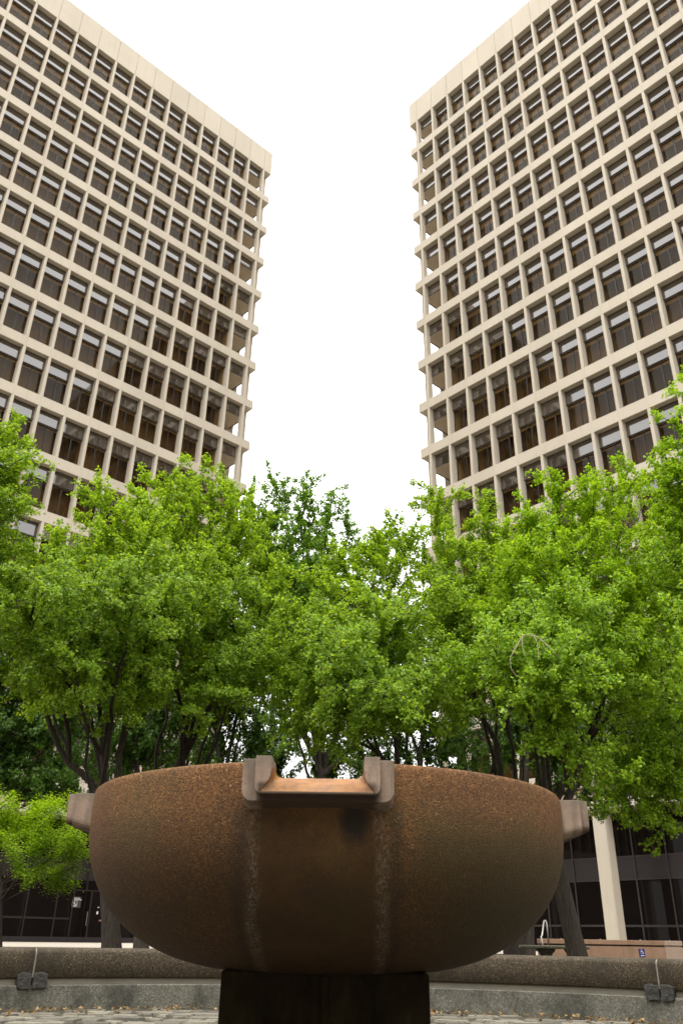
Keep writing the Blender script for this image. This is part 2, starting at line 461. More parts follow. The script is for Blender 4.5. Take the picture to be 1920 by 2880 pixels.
def mat_leaf(name, cols, trans, tmix=0.45):
    mt = bpy.data.materials.new(name); mt.use_nodes = True
    nt = mt.node_tree; nt.nodes.clear()
    out = nt.nodes.new('ShaderNodeOutputMaterial')
    ge = nt.nodes.new('ShaderNodeNewGeometry')
    n = len(cols)
    col = ramp(nt, ge.outputs['Random Per Island'], [(i / (n - 1), c) for i, c in enumerate(cols)])
    pb = nt.nodes.new('ShaderNodeBsdfPrincipled')
    lnk(nt, col, pb.inputs['Base Color'])
    pb.inputs['Roughness'].default_value = 0.5; pb.inputs['Specular IOR Level'].default_value = 0.3
    tr = nt.nodes.new('ShaderNodeBsdfTranslucent')
    lnk(nt, mix(nt, 1.0, col, trans, 'MULTIPLY'), tr.inputs[0])
    mx = nt.nodes.new('ShaderNodeMixShader'); mx.inputs[0].default_value = tmix
    lnk(nt, pb.outputs[0], mx.inputs[1]); lnk(nt, tr.outputs[0], mx.inputs[2])
    lnk(nt, mx.outputs[0], out.inputs[0])
    return mt
M['leaf'] = mat_leaf('ginkgo_leaf', [(0.11, 0.21, 0.013), (0.17, 0.295, 0.019), (0.235, 0.37, 0.027), (0.32, 0.45, 0.045)], (1.6, 1.45, 0.6), 0.5)
M['leaf_yellow'] = mat_leaf('young_ginkgo_leaf', [(0.125, 0.235, 0.011), (0.185, 0.325, 0.015), (0.25, 0.395, 0.022), (0.335, 0.47, 0.035)], (1.6, 1.5, 0.6))
M['leaf_dark'] = mat_leaf('mature_ginkgo_leaf', [(0.09, 0.18, 0.018), (0.135, 0.25, 0.026), (0.185, 0.31, 0.036)], (1.5, 1.5, 0.7))
M['leaf_shade'] = mat_leaf('shade_tinted_leaf', [(0.034, 0.080, 0.009), (0.055, 0.115, 0.012), (0.08, 0.155, 0.016)], (1.5, 1.5, 0.7))  # ginkgo leaf with the background trees' shade painted into its colour
M['leaf_maple'] = mat_leaf('maple_leaf', [(0.18, 0.31, 0.010), (0.26, 0.41, 0.014), (0.33, 0.48, 0.02)], (1.6, 1.5, 0.6))
mt, nt, b = new_mat('bark')
nz = noise(nt, coords(nt, scale=(9, 9, 1.6)), 3.5, 7, 0.7)
lnk(nt, ramp(nt, nz, [(0.35, (0.022, 0.016, 0.011)), (0.6, (0.06, 0.044, 0.032)), (0.8, (0.12, 0.10, 0.078))]), b.inputs['Base Color'])
b.inputs['Roughness'].default_value = 0.95
bump(nt, b, nz, 0.8, 0.03)
M['bark'] = mt
M['deadwood'] = mat_plain('bare_twig', (0.38, 0.30, 0.22), 0.9)
M['fallen'] = mat_leaf('dry_leaf', [(0.10, 0.05, 0.018), (0.20, 0.11, 0.04), (0.30, 0.21, 0.09), (0.10, 0.08, 0.03)], (1, 0.9, 0.7), 0.2)

# ------------------------------------------------------------------ ground
BX, BY = -0.0504, 5.161            # the fountain's axis
R_IN = 5.35                        # inner face of the basin wall
PLAZA = 0.287
def ring_sheet(name, r0, r1, z, mat, n=96):
    mb = MB(); P = []
    for r in (r0, r1):
        P.append([(BX + r * math.cos(2 * math.pi * k / n), BY + r * math.sin(2 * math.pi * k / n), z) for k in range(n)])
    mb.grid(P, close_v=True)
    o = mb.build(name, mat)
    return tag(o, kind='structure')
ring_sheet('plaza_ground', 5.7, 75.0, PLAZA, M['paving'])
ring_sheet('street_ground', 75.0, 1500.0, PLAZA - 0.01, M['asphalt'])
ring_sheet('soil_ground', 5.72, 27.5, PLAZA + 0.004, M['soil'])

def basin_floor():
    mb = MB(); n = 72
    mb.add([(BX + 5.6 * math.cos(2 * math.pi * k / n), BY + 5.6 * math.sin(2 * math.pi * k / n), 0.0) for k in range(n)], [tuple(range(n))])
    o = mb.build('basin_ground', M['grout']); tag(o, kind='structure')
    rnd = random.Random(3); mb = MB()
    y = -5.3
    while y < 5.3:
        h = rnd.uniform(0.16, 0.30); x = -5.4 - rnd.random() * 0.3
        while x < 5.4:
            w = rnd.uniform(0.14, 0.42)
            if math.hypot(x + w / 2, y + h / 2) < 5.15 and math.hypot(x + w / 2, y + h / 2) > 0.75:
                g = 0.03; j = lambda: rnd.uniform(-0.035, 0.03)
                p = [(x + g + j(), y + g + j()), (x + w * .5 + j(), y + g + j()), (x + w - g + j(), y + g + j()), (x + w - g + j(), y + h * .5),
                     (x + w - g + j(), y + h - g + j()), (x + w * .45 + j(), y + h - g + j()), (x + g + j(), y + h - g + j()), (x + g + j(), y + h * .5)]
                c = np.mean(p, 0); zt = rnd.uniform(0.012, 0.03); tx, ty = rnd.uniform(-.02, .02), rnd.uniform(-.02, .02)
                bot = [(BX + q[0], BY + q[1], 0.002) for q in p]
                top = []
                for q in p:
                    s = 0.93; a = c[0] + (q[0] - c[0]) * s; bb = c[1] + (q[1] - c[1]) * s
                    top.append((BX + a, BY + bb, zt + (a - c[0]) * tx + (bb - c[1]) * ty))
                k = len(p)
                mb.add(bot + top, [tuple(range(k, 2 * k))] + [(i, (i + 1) % k, k + (i + 1) % k, k + i) for i in range(k)])
            x += w
        y += h
    o = mb.build('basin_paving', M['flag']); tag(o, kind='structure')
    # dry leaves blown against the wall
    rng = np.random.default_rng(5); n = 650
    a = rng.uniform(-0.9, 0.9, n) + math.pi / 2
    r = 5.3 - np.abs(rng.normal(0, 0.28, n)) - 0.03
    pos = np.stack([BX + r * np.cos(a), BY + r * np.sin(a), 0.03 + rng.random(n) * 0.012], 1)
    V, F = leaf_cards(rng, pos, rng.normal(0, 1, (n, 3)) * 0.35 + np.array([0, 0, 1.0]), 0.034, 0.5)
    tag(np_mesh('fallen_leaves', V, F, M['fallen']), 'brown and yellow dry leaves scattered on the stone basin floor', 'leaves', kind='stuff')

def leaf_cards(rng, pos, nrm, size, var=0.35, droop=0.0, narrow=1.0):
    """Fan-shaped leaves: a stalk end and three points on the outer edge."""
    n = len(pos)
    nrm = nrm / (np.linalg.norm(nrm, axis=1, keepdims=True) + 1e-9)
    t = rng.normal(0, 1, (n, 3)); t[:, 2] -= droop
    t -= nrm * (t * nrm).sum(1, keepdims=True)
    t /= np.linalg.norm(t, axis=1, keepdims=True) + 1e-9
    b = np.cross(nrm, t)
    s = size * (1 + var * (rng.random(n) * 2 - 1))
    prof = [(0.0, 0.0, 0.0), (-0.60 * narrow, 0.72, 0.10), (0.0, 0.98, -0.06), (0.60 * narrow, 0.72, 0.10)]
    V = np.stack([pos + s[:, None] * (px * b + py * t + pz * nrm) for px, py, pz in prof], 1).reshape(-1, 3)
    F = np.arange(n * 4).reshape(n, 4)[:, ::-1]
    return V, F
basin_floor()

# ------------------------------------------------------------------ basin wall
def revolve_part(name, prof, a0, a1, mat, parent, n=40, bevel=0.0):
    mb = MB(); P = []
    for k in range(n + 1):
        a = a0 + (a1 - a0) * k / n
        P.append([(r * math.cos(a), r * math.sin(a), z) for r, z in prof])
    mb.grid(P, close_v=True)
    b0 = 0; L = len(prof)
    mb.f.append(tuple(range(L))); mb.f.append(tuple(range(n * L, n * L + L))[::-1])
    return mb.build(name, mat, parent, smooth=False, bevel=bevel)
wall = empty('basin_wall', (BX, BY, 0), 0, 'low circular seat wall of brown aggregate coping over grey concrete around the fountain basin', 'wall')
joints = [math.radians(90 + 34.7 + 72 * k - 0.6) for k in range(5)]
arc = lambda cx, cz, r, a0, a1, k=6: [(cx + r * math.cos(math.radians(a0 + (a1 - a0) * i / k)), cz + r * math.sin(math.radians(a0 + (a1 - a0) * i / k))) for i in range(k + 1)]
cop = arc(R_IN + 0.05, 0.519, 0.05, 180, 90) + arc(R_IN + 0.42, 0.534, 0.035, 90, 0) + [(R_IN + 0.455, 0.294)] + [(R_IN + 0.02, 0.294), (R_IN, 0.31)]
for k in range(5):
    a0, a1 = joints[k] + 0.0016, joints[(k + 1) % 5] + (2 * math.pi if k == 4 else 0) - 0.0016
    o = revolve_part('coping', cop, a0, a1, M['coping'], wall)
    for p in o.data.polygons: p.use_smooth = True
    a = joints[k]
    # mortar joint and tarred block under it
    mb = MB()
    mb.grid([[(r * math.cos(a + d), r * math.sin(a + d), z) for r, z in [(q[0] + 0.004, q[1] - 0.004) for q in cop]] for d in (-0.0022, 0.0022)], close_v=True)
    mb.f.append(tuple(range(len(cop)))); mb.f.append(tuple(range(len(cop), 2 * len(cop)))[::-1])
    mb.build('mortar_joint', M['mortar'], wall)
    rnd = random.Random(k)
    mb = MB()
    for s in (-1, 1):
        c0 = 0.01 * s; w = 0.125 + rnd.random() * 0.02
        pts = []
        for q in [(0, .20), (.35, .205), (.7, .2), (1, .215), (1.0, .27), (1.02, .335), (.6, .352), (.3, .345), (0, .34)]:
            pts.append((c0 + s * q[0] * w + rnd.uniform(-.006, .006), q[1] + rnd.uniform(-.006, .006)))
        fr = [((R_IN - 0.016 - rnd.random() * .010) * math.cos(a + x / R_IN), (R_IN - 0.016) * math.sin(a + x / R_IN), z) for x, z in pts]
        bk = [((R_IN + 0.06) * math.cos(a + x * 1.03 / R_IN), (R_IN + 0.06) * math.sin(a + x * 1.03 / R_IN), z) for x, z in pts]
        K = len(pts)
        mb.add(fr + bk, [tuple(range(K)), tuple(range(K, 2 * K))[::-1]] + [(i, (i + 1) % K, K + (i + 1) % K, K + i) for i in range(K)])
    mb.build('tarred_block', M['tar'], wall, bevel=0.008)
revolve_part('kerb_base', [(R_IN + 0.012, -0.02), (R_IN + 0.005, 0.228), (R_IN + 0.014, 0.237), (R_IN + 0.16, 0.237), (R_IN + 0.16, -0.02)], 0, 2 * math.pi, M['kerb'], wall, 180)
revolve_part('recess', [(R_IN + 0.035, 0.23), (R_IN + 0.035, 0.30), (R_IN + 0.15, 0.30), (R_IN + 0.15, 0.23)], 0, 2 * math.pi, M['gap'], wall, 180)
revolve_part('backing', [(R_IN + 0.18, -0.02), (R_IN + 0.18, 0.29), (R_IN + 0.40, 0.29), (R_IN + 0.40, -0.02)], 0, 2 * math.pi, M['kerb'], wall, 120)

# ------------------------------------------------------------------ fountain
FZ = EYE
fnt = empty('fountain', (BX, BY, 0), math.radians(-1.3), 'round brown exposed aggregate fountain bowl with pink stone spouts on a dark square pedestal', 'fountain')
def bowl():
    R, rr, zt, zm, zb, n1, rb = 1.35, 1.344, 0.712, 0.613, -0.1685, 2.39, 0.312
    prof = [(0.0, zb)]
    for k in range(41):
        t = math.pi / 2 * k / 40
        prof.append((rb + (R - rb) * math.sin(t) ** (2 / n1), zm - (zm - zb) * math.cos(t) ** (2 / n1)))
    prof += [(1.3498, 0.63), (1.349, 0.66), (1.347, 0.690), (1.343, 0.704), (1.335, 0.711), (1.322, 0.714), (1.25, 0.714), (1.238, 0.708), (1.23, 0.690)]
    for k in range(13):          # inside
        t = math.pi / 2 * (1 - k / 12)
        prof.append((0.25 + 0.97 * math.sin(t) ** 0.85, 0.60 - 0.62 * math.cos(t) ** 0.85))
    prof.append((0.0, -0.02))
    n = 288; mb = MB(); P = []
    notch = math.asin(0.205 / 1.3)
    for k in range(n):
        a = 2 * math.pi * k / n
        q = (a + math.pi / 4) % (math.pi / 2) - math.pi / 4
        lim = 0.585 if abs(q) < notch else 9
        P.append([(r * math.cos(a), r * math.sin(a), min(z, lim) + FZ) for r, z in prof])
    mb.grid(P, close_u=True)
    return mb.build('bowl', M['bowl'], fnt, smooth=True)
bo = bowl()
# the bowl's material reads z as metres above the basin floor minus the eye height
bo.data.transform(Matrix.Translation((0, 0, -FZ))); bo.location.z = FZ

def loft_ring(mb, rings):
    mb.grid(rings, close_v=True)
def rounded(hw, zb, zt, r, k=5):
    """U-block outline, counter-clockwise seen from outside, square top corners."""
    p = [(-hw, zt)]
    p += [(-hw + r - r * math.cos(math.radians(90 * i / k)), zb + r - r * math.sin(math.radians(90 * i / k))) for i in range(k + 1)]
    p += [(hw - r + r * math.sin(math.radians(90 * i / k)), zb + r - r * math.cos(math.radians(90 * i / k))) for i in range(k + 1)]
    p += [(hw, zt)]
    return p
def scupper(ang):
    e = empty('spout', (0, 0, 0), ang)
    e.parent = fnt
    # local: -y points outwards, x across
    def U(mb, ya, yb, hwa, hwb, zba, zbb, zta, ztb, inA, inB, rad):
        """solid U-channel between ya (outer end) and yb (inner end); in = inner profile (hw, floor z, fillet)"""
        oa = rounded(hwa, zba, zta, rad); ob = rounded(hwb, zbb, ztb, rad)
        ia = rounded(inA[0], inA[1], zta, inA[2]); ib = rounded(inB[0], inB[1], ztb, inB[2])
        A = [(x, ya, z + FZ) for x, z in oa]; B = [(x, yb, z + FZ) for x, z in ob]
        a = [(x, ya, z + FZ) for x, z in ia]; b_ = [(x, yb, z + FZ) for x, z in ib]
        mb.grid([A, B]); 
        mb.grid([b_, a]) if False else None
        mb.grid([a, A]); mb.grid([B, b_])
        mb.add([A[0], B[0], b_[0], a[0]], [(0, 1, 2, 3)]); mb.add([A[-1], B[-1], b_[-1], a[-1]], [(3, 2, 1, 0)])
        return a, b_
    def bell(hw, fl, zt, zv, zb):
        h = [(hw, zt), (hw, zv + .02), (hw + .04 * fl, zv), (hw + .22 * fl, zv - .28 * (zv - zb)), (hw + .55 * fl, zv - .58 * (zv - zb)), (hw + .88 * fl, zv - .86 * (zv - zb)), (hw + fl, zb)]
        return [(-x, z) for x, z in h] + [(x, z) for x, z in h[::-1]]
    def fil(hw, zt, zf, r):
        h = [(hw, zt), (hw, zf + r * 1.6)] + [(hw - r + r * math.cos(math.radians(22.5 * i)), zf + r - r * math.sin(math.radians(22.5 * i))) for i in range(5)]
        return [(-x, z) for x, z in h] + [(x, z) for x, z in h[::-1]]
    YF, YC, YB = -1.468, -1.412, -1.29
    lerp = lambda p, q, t: [(a_[0] + (b_[0] - a_[0]) * t, a_[1] + (b_[1] - a_[1]) * t) for a_, b_ in zip(p, q)]
    pf, pb = bell(.203, .046, .708, .624, .556), fil(.200, .704, .640, .03)
    pc = lerp(pf, pb, .42)
    def block(name, ya, yb, hw, z0a, z0b, zt, ia, ib, rad):
        mb = MB()
        A_ = [(x, ya, z + FZ) for x, z in rounded(hw, z0a, zt, rad)]; B_ = [(x, yb, z + FZ) for x, z in rounded(hw, z0b, zt, rad)]
        a_ = [(x, ya, (zt if k in (0, 13) else z) + FZ) for k, (x, z) in enumerate(ia)]; b_ = [(x, yb, (zt if k in (0, 13) else z) + FZ) for k, (x, z) in enumerate(ib)]
        mb.grid([A_, B_]); mb.grid([a_, A_]); mb.grid([B_, b_]); mb.grid([b_, a_])
        mb.add([A_[0], B_[0], b_[0], a_[0]], [(0, 1, 2, 3)]); mb.add([A_[-1], B_[-1], b_[-1], a_[-1]], [(3, 2, 1, 0)])
        o = mb.build(name, M['spout'], e)
        bm = bmesh.new(); bm.from_mesh(o.data); bmesh.ops.remove_doubles(bm, verts=bm.verts, dist=1e-5)
        bmesh.ops.recalc_face_normals(bm, faces=bm.faces); bm.to_mesh(o.data); bm.free()
        bv = o.modifiers.new('bevel', 'BEVEL'); bv.width = .0025; bv.segments = 2; bv.limit_method = 'ANGLE'; bv.angle_limit = math.radians(50)
    block('spout_lip', YF, YC + .004, .272, .549, .545, .708, pf, pc, .032)
    block('spout_collar', YC, YB, .334, .526, .497, .704, pc, pb, .045)
    mb = MB(); P3 = []
    for t in (0, .2, .42, .7, 1.0):
        y = YF + (YC - YF) * t / .42 if t <= .42 else YC + (YB - YC) * (t - .42) / .58
        P3.append([(x * (1 - .008), y + (0.003 if t == 0 else 0), z + FZ + .003) for x, z in lerp(pf, pb, t)[1:-1]])
    mb.grid(P3)
    o3 = mb.build('spout_apron', M['apron'], e, smooth=True)
    return e
for k in range(4):
    scupper(math.radians(90 * k))
mb = MB()
for sx_ in (-1, 1):
    mb.box((0.02 + sx_ * 0.022, -0.5, -0.01), (0.02 + sx_ * 0.515, 0.5, FZ - 0.15))
mb.box((-0.01, -0.485, -0.01), (0.05, 0.485, FZ - 0.152))
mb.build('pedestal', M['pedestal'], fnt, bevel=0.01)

# ------------------------------------------------------------------ towers
S, HF = 1.65, 3.66
Z0 = 37.1774 * S + EYE              # underside of the parapet
SPH = 0.71                          # spandrel height
COLW = 0.175
R1, R2, R3 = 0.42, 0.56, 1.22       # set back: transom, window glass, curtain
CEIL = 0.62
TRH = 0.90                          # transom height
NB1, NB2 = 22, 9
def tower(sgn, col0, d1, label, lobby_cols):
    d1 = np.array(d1); corner = np.array(col0) - 0.5 * S * d1
    rz = math.atan2(sgn * d1[1], sgn * d1[0])
    T = empty('office_tower', (corner[0], corner[1], 0), rz, label, 'building', 'twin office towers')
    L1, L2 = (NB1 + 1) * S, (NB2 + 1) * S
    X = lambda u: sgn * u
    def bx(mb, u0, u1, v0, v1, z0, z1): mb.box((X(u0), v0, z0), (X(u1), v1, z1))
    joints1 = [0.0] + [(i + 0.5) * S for i in range(NB1 + 1)]
    joints2 = [0.0] + [(i + 0.5) * S for i in range(NB2 + 1)]
    g = 0.016
    def band(name, z0, z1, thick, top_step=0.0):
        mb = MB()
        for k in range(len(joints1) - 1):
            bx(mb, joints1[k] + (0 if k == 0 else g), joints1[k + 1] - g, 0, thick, z0, z1)
        for k in range(len(joints2) - 1):
            bx(mb, 0, thick, joints2[k] + (thick + 0.002 if k == 0 else g), joints2[k + 1] - g, z0, z1)
        bx(mb, 0.02, L1 - .5 * S, 0.03, thick - 0.01, z0 + 0.004, z1 - 0.05)
        bx(mb, 0.03, thick - 0.01, 0.02 + thick, L2 - .5 * S, z0 + 0.004, z1 - 0.05)
        return mb.build(name, M['precast'], T)
    band('parapet', Z0, Z0 + 2.72, 0.40)
    def floor_slab(name, z, ztop):
        mb = MB()
        bx(mb, R1 + 0.07, L1, R1 + 0.07, L2, z - CEIL, ztop)
        # head of the window opening and the deep soffit of the open corner
        bx(mb, 1.5 * S, L1, R1 + 0.072, R2 + 0.02, z - TRH + 0.012, z - CEIL + 0.05)
        bx(mb, R1 + 0.072, R2 + 0.02, 1.5 * S, L2, z - TRH + 0.012, z - CEIL + 0.05)
        bx(mb, R1 + 0.072, 1.5 * S + 0.1, R1 + 0.072, 1.5 * S + 0.1, z - TRH + 0.014, z - CEIL + 0.04)
        mb.build(name, M['soffit'], T)
        mb = MB()
        bx(mb, 1.5 * S + .09, L1 - .2, R2 + 0.025, R3 + .05, z - CEIL - .012, z - CEIL - .002)
        bx(mb, R2 + 0.025, R3 + .05, 1.5 * S + .09, L2 - .2, z - CEIL - .012, z - CEIL - .002)
        mb.build('ceiling', M['ceiling'], T)
    floor_slab('roof', Z0, Z0 + 2.3)
    zs = []
    for j in range(1, 16):
        zj = Z0 - j * HF
        band('spandrel', zj, zj + SPH, R1)
    for j in range(1, 15):
        zj = Z0 - j * HF
        floor_slab('soffit', zj, zj + SPH - 0.03)
    zb = Z0 - 15 * HF
    mb = MB(); bx(mb, R1 - .1, L1, R1 - .1, L2, 5.63 + EYE, zb + SPH - 0.03)
    mb.build('lobby_ceiling', M['soffit'], T)
    mb = MB()
    bx(mb, -0.06, L1, -0.06, 0.5, 5.42 + EYE, 5.80 + EYE); bx(mb, -0.06, 0.5, 0.502, L2, 5.42 + EYE, 5.80 + EYE)
    mb.build('lobby_beam', M['precast'], T)
    # core walls behind the windows; the corner bays are open loggias
    mb = MB()
    bx(mb, 1.5 * S + .01, L1, R3 + 0.09, L2, zb + 0.2, Z0 - 0.1); bx(mb, R3 + 0.09, L1 - .1, 1.5 * S + .013, L2 - .1, zb + 0.3, Z0 - 0.2)
    bx(mb, 1.5 * S - 0.04, 1.5 * S + 0.08, R2 + 0.01, R3 + 0.3, zb + 0.25, Z0 - 0.25); bx(mb, R2 + 0.01, R3 + 0.3, 1.5 * S - 0.04, 1.5 * S + 0.08, zb + 0.27, Z0 - 0.27)
    mb.build('core_wall', M['core'], T)
    # columns
    colz0, colz1 = zb + 0.05, Z0 + 0.05
    def column(u, face):
        mb = MB(); w = COLW / 2
        def cb(a0, a1, d0, d1_, z0, z1):
            if face == 1: bx(mb, a0, a1, d0, d1_, z0, z1)
            else: bx(mb, d0, d1_, a0, a1, z0, z1)
        cb(u - w, u + w, 0.006, R1 + 0.02, colz0, colz1)
        if u > S:
            for j in range(0, 15):
                zt = Z0 - j * HF
                cb(u - w + 0.004, u + w - 0.004, 0.05, R2 + 0.02, zt - HF + SPH - 0.02, zt - TRH + 0.02)
        mb.build('column', M['precast'], T)
    for i in range(NB1 + 1): column((i + 0.5) * S, 1)
    for i in range(NB2 + 1): column((i + 0.5) * S, 2)
    # windows: pane > frame, transom
    hw = S / 2 - COLW / 2
    def win_shapes(lower=True):
        p, t, f, c = MB(), MB(), MB(), MB()
        if lower:
            c.box((-S / 2 + .002, R3, -(HF - SPH) - 0.02), (S / 2 - .002, R3 + 0.05, -CEIL + 0.02))
            p.box((-hw - .06, R2, -(HF - SPH) - 0.02), (hw + .06, R2 + 0.012, -TRH))
            f.box((-0.035 + 0.06, R2 - 0.035, -(HF - SPH) - 0.02), (0.035 + 0.06, R2 + 0.01, -TRH - 0.001))
            f.box((-hw, R2 - 0.03, -TRH - 0.06), (hw, R2 + 0.01, -TRH))
            f.box((-hw, R2 - 0.03, -(HF - SPH) - 0.01), (-hw + 0.05, R2 + 0.01, -TRH - 0.07))
        t.box((-hw - .02, R1, -TRH), (hw + .02, R1 + 0.05, 0.03))
        f.box((-hw, R1 - 0.025, -TRH - 0.004), (hw, R1 + 0.01, -TRH + 0.045))
        f.box((-hw, R1 - 0.02, -0.04), (hw, R1 + 0.01, -0.001))
        return p, t, f, c
    def place(u, face, z):
        if face == 1: return (X(u), 0.0, z), 0.0
        return (0.0, u, z), (math.pi / 2 if sgn > 0 else -math.pi / 2)
    cand = []; rest = []
    Rm = Matrix.Rotation(rz, 3, 'Z')
    for j in range(0, 15):
        z = Z0 - j * HF
        for i in range(NB1):
            u = (i + 1) * S
            w = Rm @ Vector((X(u), 0, 0)) + Vector((corner[0], corner[1], z - 1.5))
            px, py, zc = topx(w)
            if i > 0 and 0 < px < 1920 and 0 < py < 1480: cand.append((zc, u, z))
            else: rest.append((u, 1, z, i > 0))
        for i in range(NB2): rest.append(((i + 1) * S, 2, z, i > 0))
    cand.sort()
    for zc, u, z in cand[100:]: rest.append((u, 1, z, True))
    p, t, f, c = win_shapes()
    w0 = p.build('window', M['pane'], T); t0 = t.build('transom', M['transom'], w0); f0 = f.build('frame', M['frame'], w0); c0 = c.build('curtain', M['curtain'], w0)
    for k, (zc, u, z) in enumerate(cand[:100]):
        if k == 0: w = w0
        else:
            w = w0.copy(); C.objects.link(w); w.parent = T
            for ch in (t0, f0, c0):
                c = ch.copy(); C.objects.link(c); c.parent = w
        w.location, r = place(u, 1, z)
    P_, T_, F_, C_ = MB(), MB(), MB(), MB()
    for u, face, z, low in rest:
        p, t, f, c = win_shapes(low)
        loc, r = place(u, face, z)
        mt_ = Matrix.Translation(loc) @ Matrix.Rotation(r, 4, 'Z')
        for src, dst in ((p, P_), (t, T_), (f, F_), (c, C_)):
            # a face-2 window must open inwards (+x in local terms, mirrored by sgn)
            vs = []
            for v in src.v:
                if face == 1: vs.append(tuple(mt_ @ Vector(v)))
                else: vs.append((X(v[1]), u + v[0], z + v[2]))
            dst.add(vs, src.f)
    for src, nm, mm in ((P_, 'window', 'pane'), (T_, 'transom', 'transom'), (F_, 'frame', 'frame'), (C_, 'curtain', 'curtain')):
        o = src.build(nm, M[mm], T); o['kind'] = 'stuff'
    # lobby
    lr = 3.1; zg = PLAZA
    mb = MB(); bx(mb, lr, L1, lr, lr + 0.06, zg + .25, 5.64 + EYE); bx(mb, lr, lr + 0.06, lr + .061, L2, zg + .25, 5.64 + EYE)
    lg = mb.build('lobby_glass', M['lobbyglass'], T)
    mb = MB()
    for i in range(NB1):
        u = lr + i * S
        bx(mb, u - 0.035, u + 0.035, lr - 0.07, lr + 0.02, zg + .2, 5.63 + EYE)
    for zz, hh in ((3.62, .06), (2.62, .06), (0.66, .09)):
        bx(mb, lr, L1 - .2, lr - 0.05, lr + 0.015, EYE + zz, EYE + zz + hh)
    mb.build('mullions', M['mullion' if sgn > 0 else 'frame'], T)
    mb = MB(); bx(mb, lr + .01, L1 - .3, lr - 0.02, lr + 0.01, EYE + 2.68, EYE + 3.62); mb.build('lobby_spandrel', M['panel' if sgn > 0 else 'frame'], T)
    mb = MB(); bx(mb, lr - .12, L1, lr - 0.12, lr + .03, zg, zg + .25); bx(mb, lr - .12, lr + .03, lr + .031, L2, zg, zg + .25); mb.build('plinth', M['panel'], T)
    mb = MB(); bx(mb, lr + 0.4, L1, lr + 2.5, L2, zg, 5.6 + EYE); mb.build('lobby_core', M['core'], T)
    for i in lobby_cols:
        u = (i + (0.0 if i == 6 else 0.5)) * S; mb = MB()
        bx(mb, u - .33, u + .30, 0.02, 0.60, zg, 5.43 + EYE); bx(mb, u - .30, u - .26, -0.012, 0.03, zg + .01, 5.42 + EYE) if False else None
        bx(mb, u + (.25 if sgn > 0 else .25), u + .285, 0.004, 0.03, zg + .01, 5.42 + EYE)
        mb.build('lobby_column', M['precast'], T)
    return T, corner, rz
aL, aR = math.radians(222.82), math.radians(-47.18)
TL, cornL, rzL = tower(-1, (-4.5488 * S, 31.1589 * S), (math.cos(aL), math.sin(aL)), 'tall cream concrete office tower with gridded windows on the left side', [0, 10, 15, 20])
TR, cornR, rzR = tower(1, (3.4965 * S, 27.9769 * S), (math.cos(aR), math.sin(aR)), 'tall cream concrete office tower on the right with one pale column at its glass lobby', [0, 6, 11, 16])

# ------------------------------------------------------------------ signs
def strokes(mb, lines, w, O, U, Vv, Nn, lift):
    """Flat raised strokes: polylines in sign coordinates -> thin solid bars."""
    O, U, Vv, Nn = map(np.array, (O, U, Vv, Nn))
    for ln in lines:
        for (a, b_) in zip(ln[:-1], ln[1:]):
            a = np.array(a, float); b_ = np.array(b_, float); d = b_ - a; L = np.hypot(*d) + 1e-9
            d /= L; nn = np.array([-d[1], d[0]]) * w / 2; a2 = a - d * w * .25; b2 = b_ + d * w * .25
            q = [a2 + nn, b2 + nn, b2 - nn, a2 - nn]
            bot = [O + U * c[0] + Vv * c[1] for c in q]; top = [p + Nn * lift for p in bot]
            mb.add(bot + top, [(4, 5, 6, 7), (0, 1, 5, 4), (1, 2, 6, 5), (2, 3, 7, 6), (3, 0, 4, 7)])
def circle_pts(cx, cy, r, a0, a1, n=14):
    return [(cx + r * math.cos(math.radians(a0 + (a1 - a0) * i / n)), cy + r * math.sin(math.radians(a0 + (a1 - a0) * i / n))) for i in range(n + 1)]
def wheelchair(s, ox, oy):
    """access symbol in a box of side s"""
    L = [circle_pts(.42, .36, .27, 75, -250 + 330 - 360)]
    L = [circle_pts(.40, .34, .26, 110, 350)]
    L += [[(.36, .80), (.40, .46), (.66, .46), (.78, .16), (.90, .20)], [(.38, .64), (.64, .64)], circle_pts(.355, .92, .045, 0, 360, 8)]
    return [[(ox + x * s, oy + y * s) for x, y in ln] for ln in L]
# blue access sign on the granite wall
gw = empty('granite_wall', (7.85, 26.0, PLAZA), 0, 'low pink granite wall with a moulded cap, left of the tower column base', 'wall')
gw['label'] = 'low pink granite wall with a moulded cap standing before the right lobby'
for (xa, xb, mat) in ((-2.06, 1.42, 'granite'), (1.424, 1.93, 'granite_pale')):
    mb = MB(); mb.box((xa, -0.03, 0.375), (xb, 0.42, 0.495)); mb.build('cap', M[mat], gw, bevel=0.01)
    mb = MB(); mb.box((xa, 0.012, 0.335), (xb - .03, 0.40, 0.375)); mb.build('groove', M['soil'] if mat == 'granite' else M[mat], gw)
    mb = MB(); mb.box((xa, -0.02, -0.02), (xb + (.02 if mat != 'granite' else 0), 0.41, 0.334)); mb.build('wall_body', M[mat], gw, bevel=0.006)
for x in (-1.45, -.35, .78, 1.62):
    mb = MB(); mb.tube([(x, 0.03, 0.49), (x, 0.03, 0.515)], 0.018, 8); mb.build('metal_stud', M['steel'], gw)
sg = empty('access_sign', (8.604, 25.975, PLAZA), 0, 'small blue wheelchair access sign with an arrow on the pink granite wall', 'sign')
mb = MB(); mb.box((-0.08, -0.006, 0.085), (0.08, 0.004, 0.285)); mb.build('sign_plate', M['sign_blue'], sg)
mb = MB()
strokes(mb, wheelchair(0.125, -0.055, 0.15), 0.013, (0, -0.0061, 0), (1, 0, 0), (0, 0, 1), (0, -1, 0), 0.003)
strokes(mb, [[(0.055, 0.117), (-0.02, 0.117)]], 0.018, (0, -0.0061, 0), (1, 0, 0), (0, 0, 1), (0, -1, 0), 0.003)
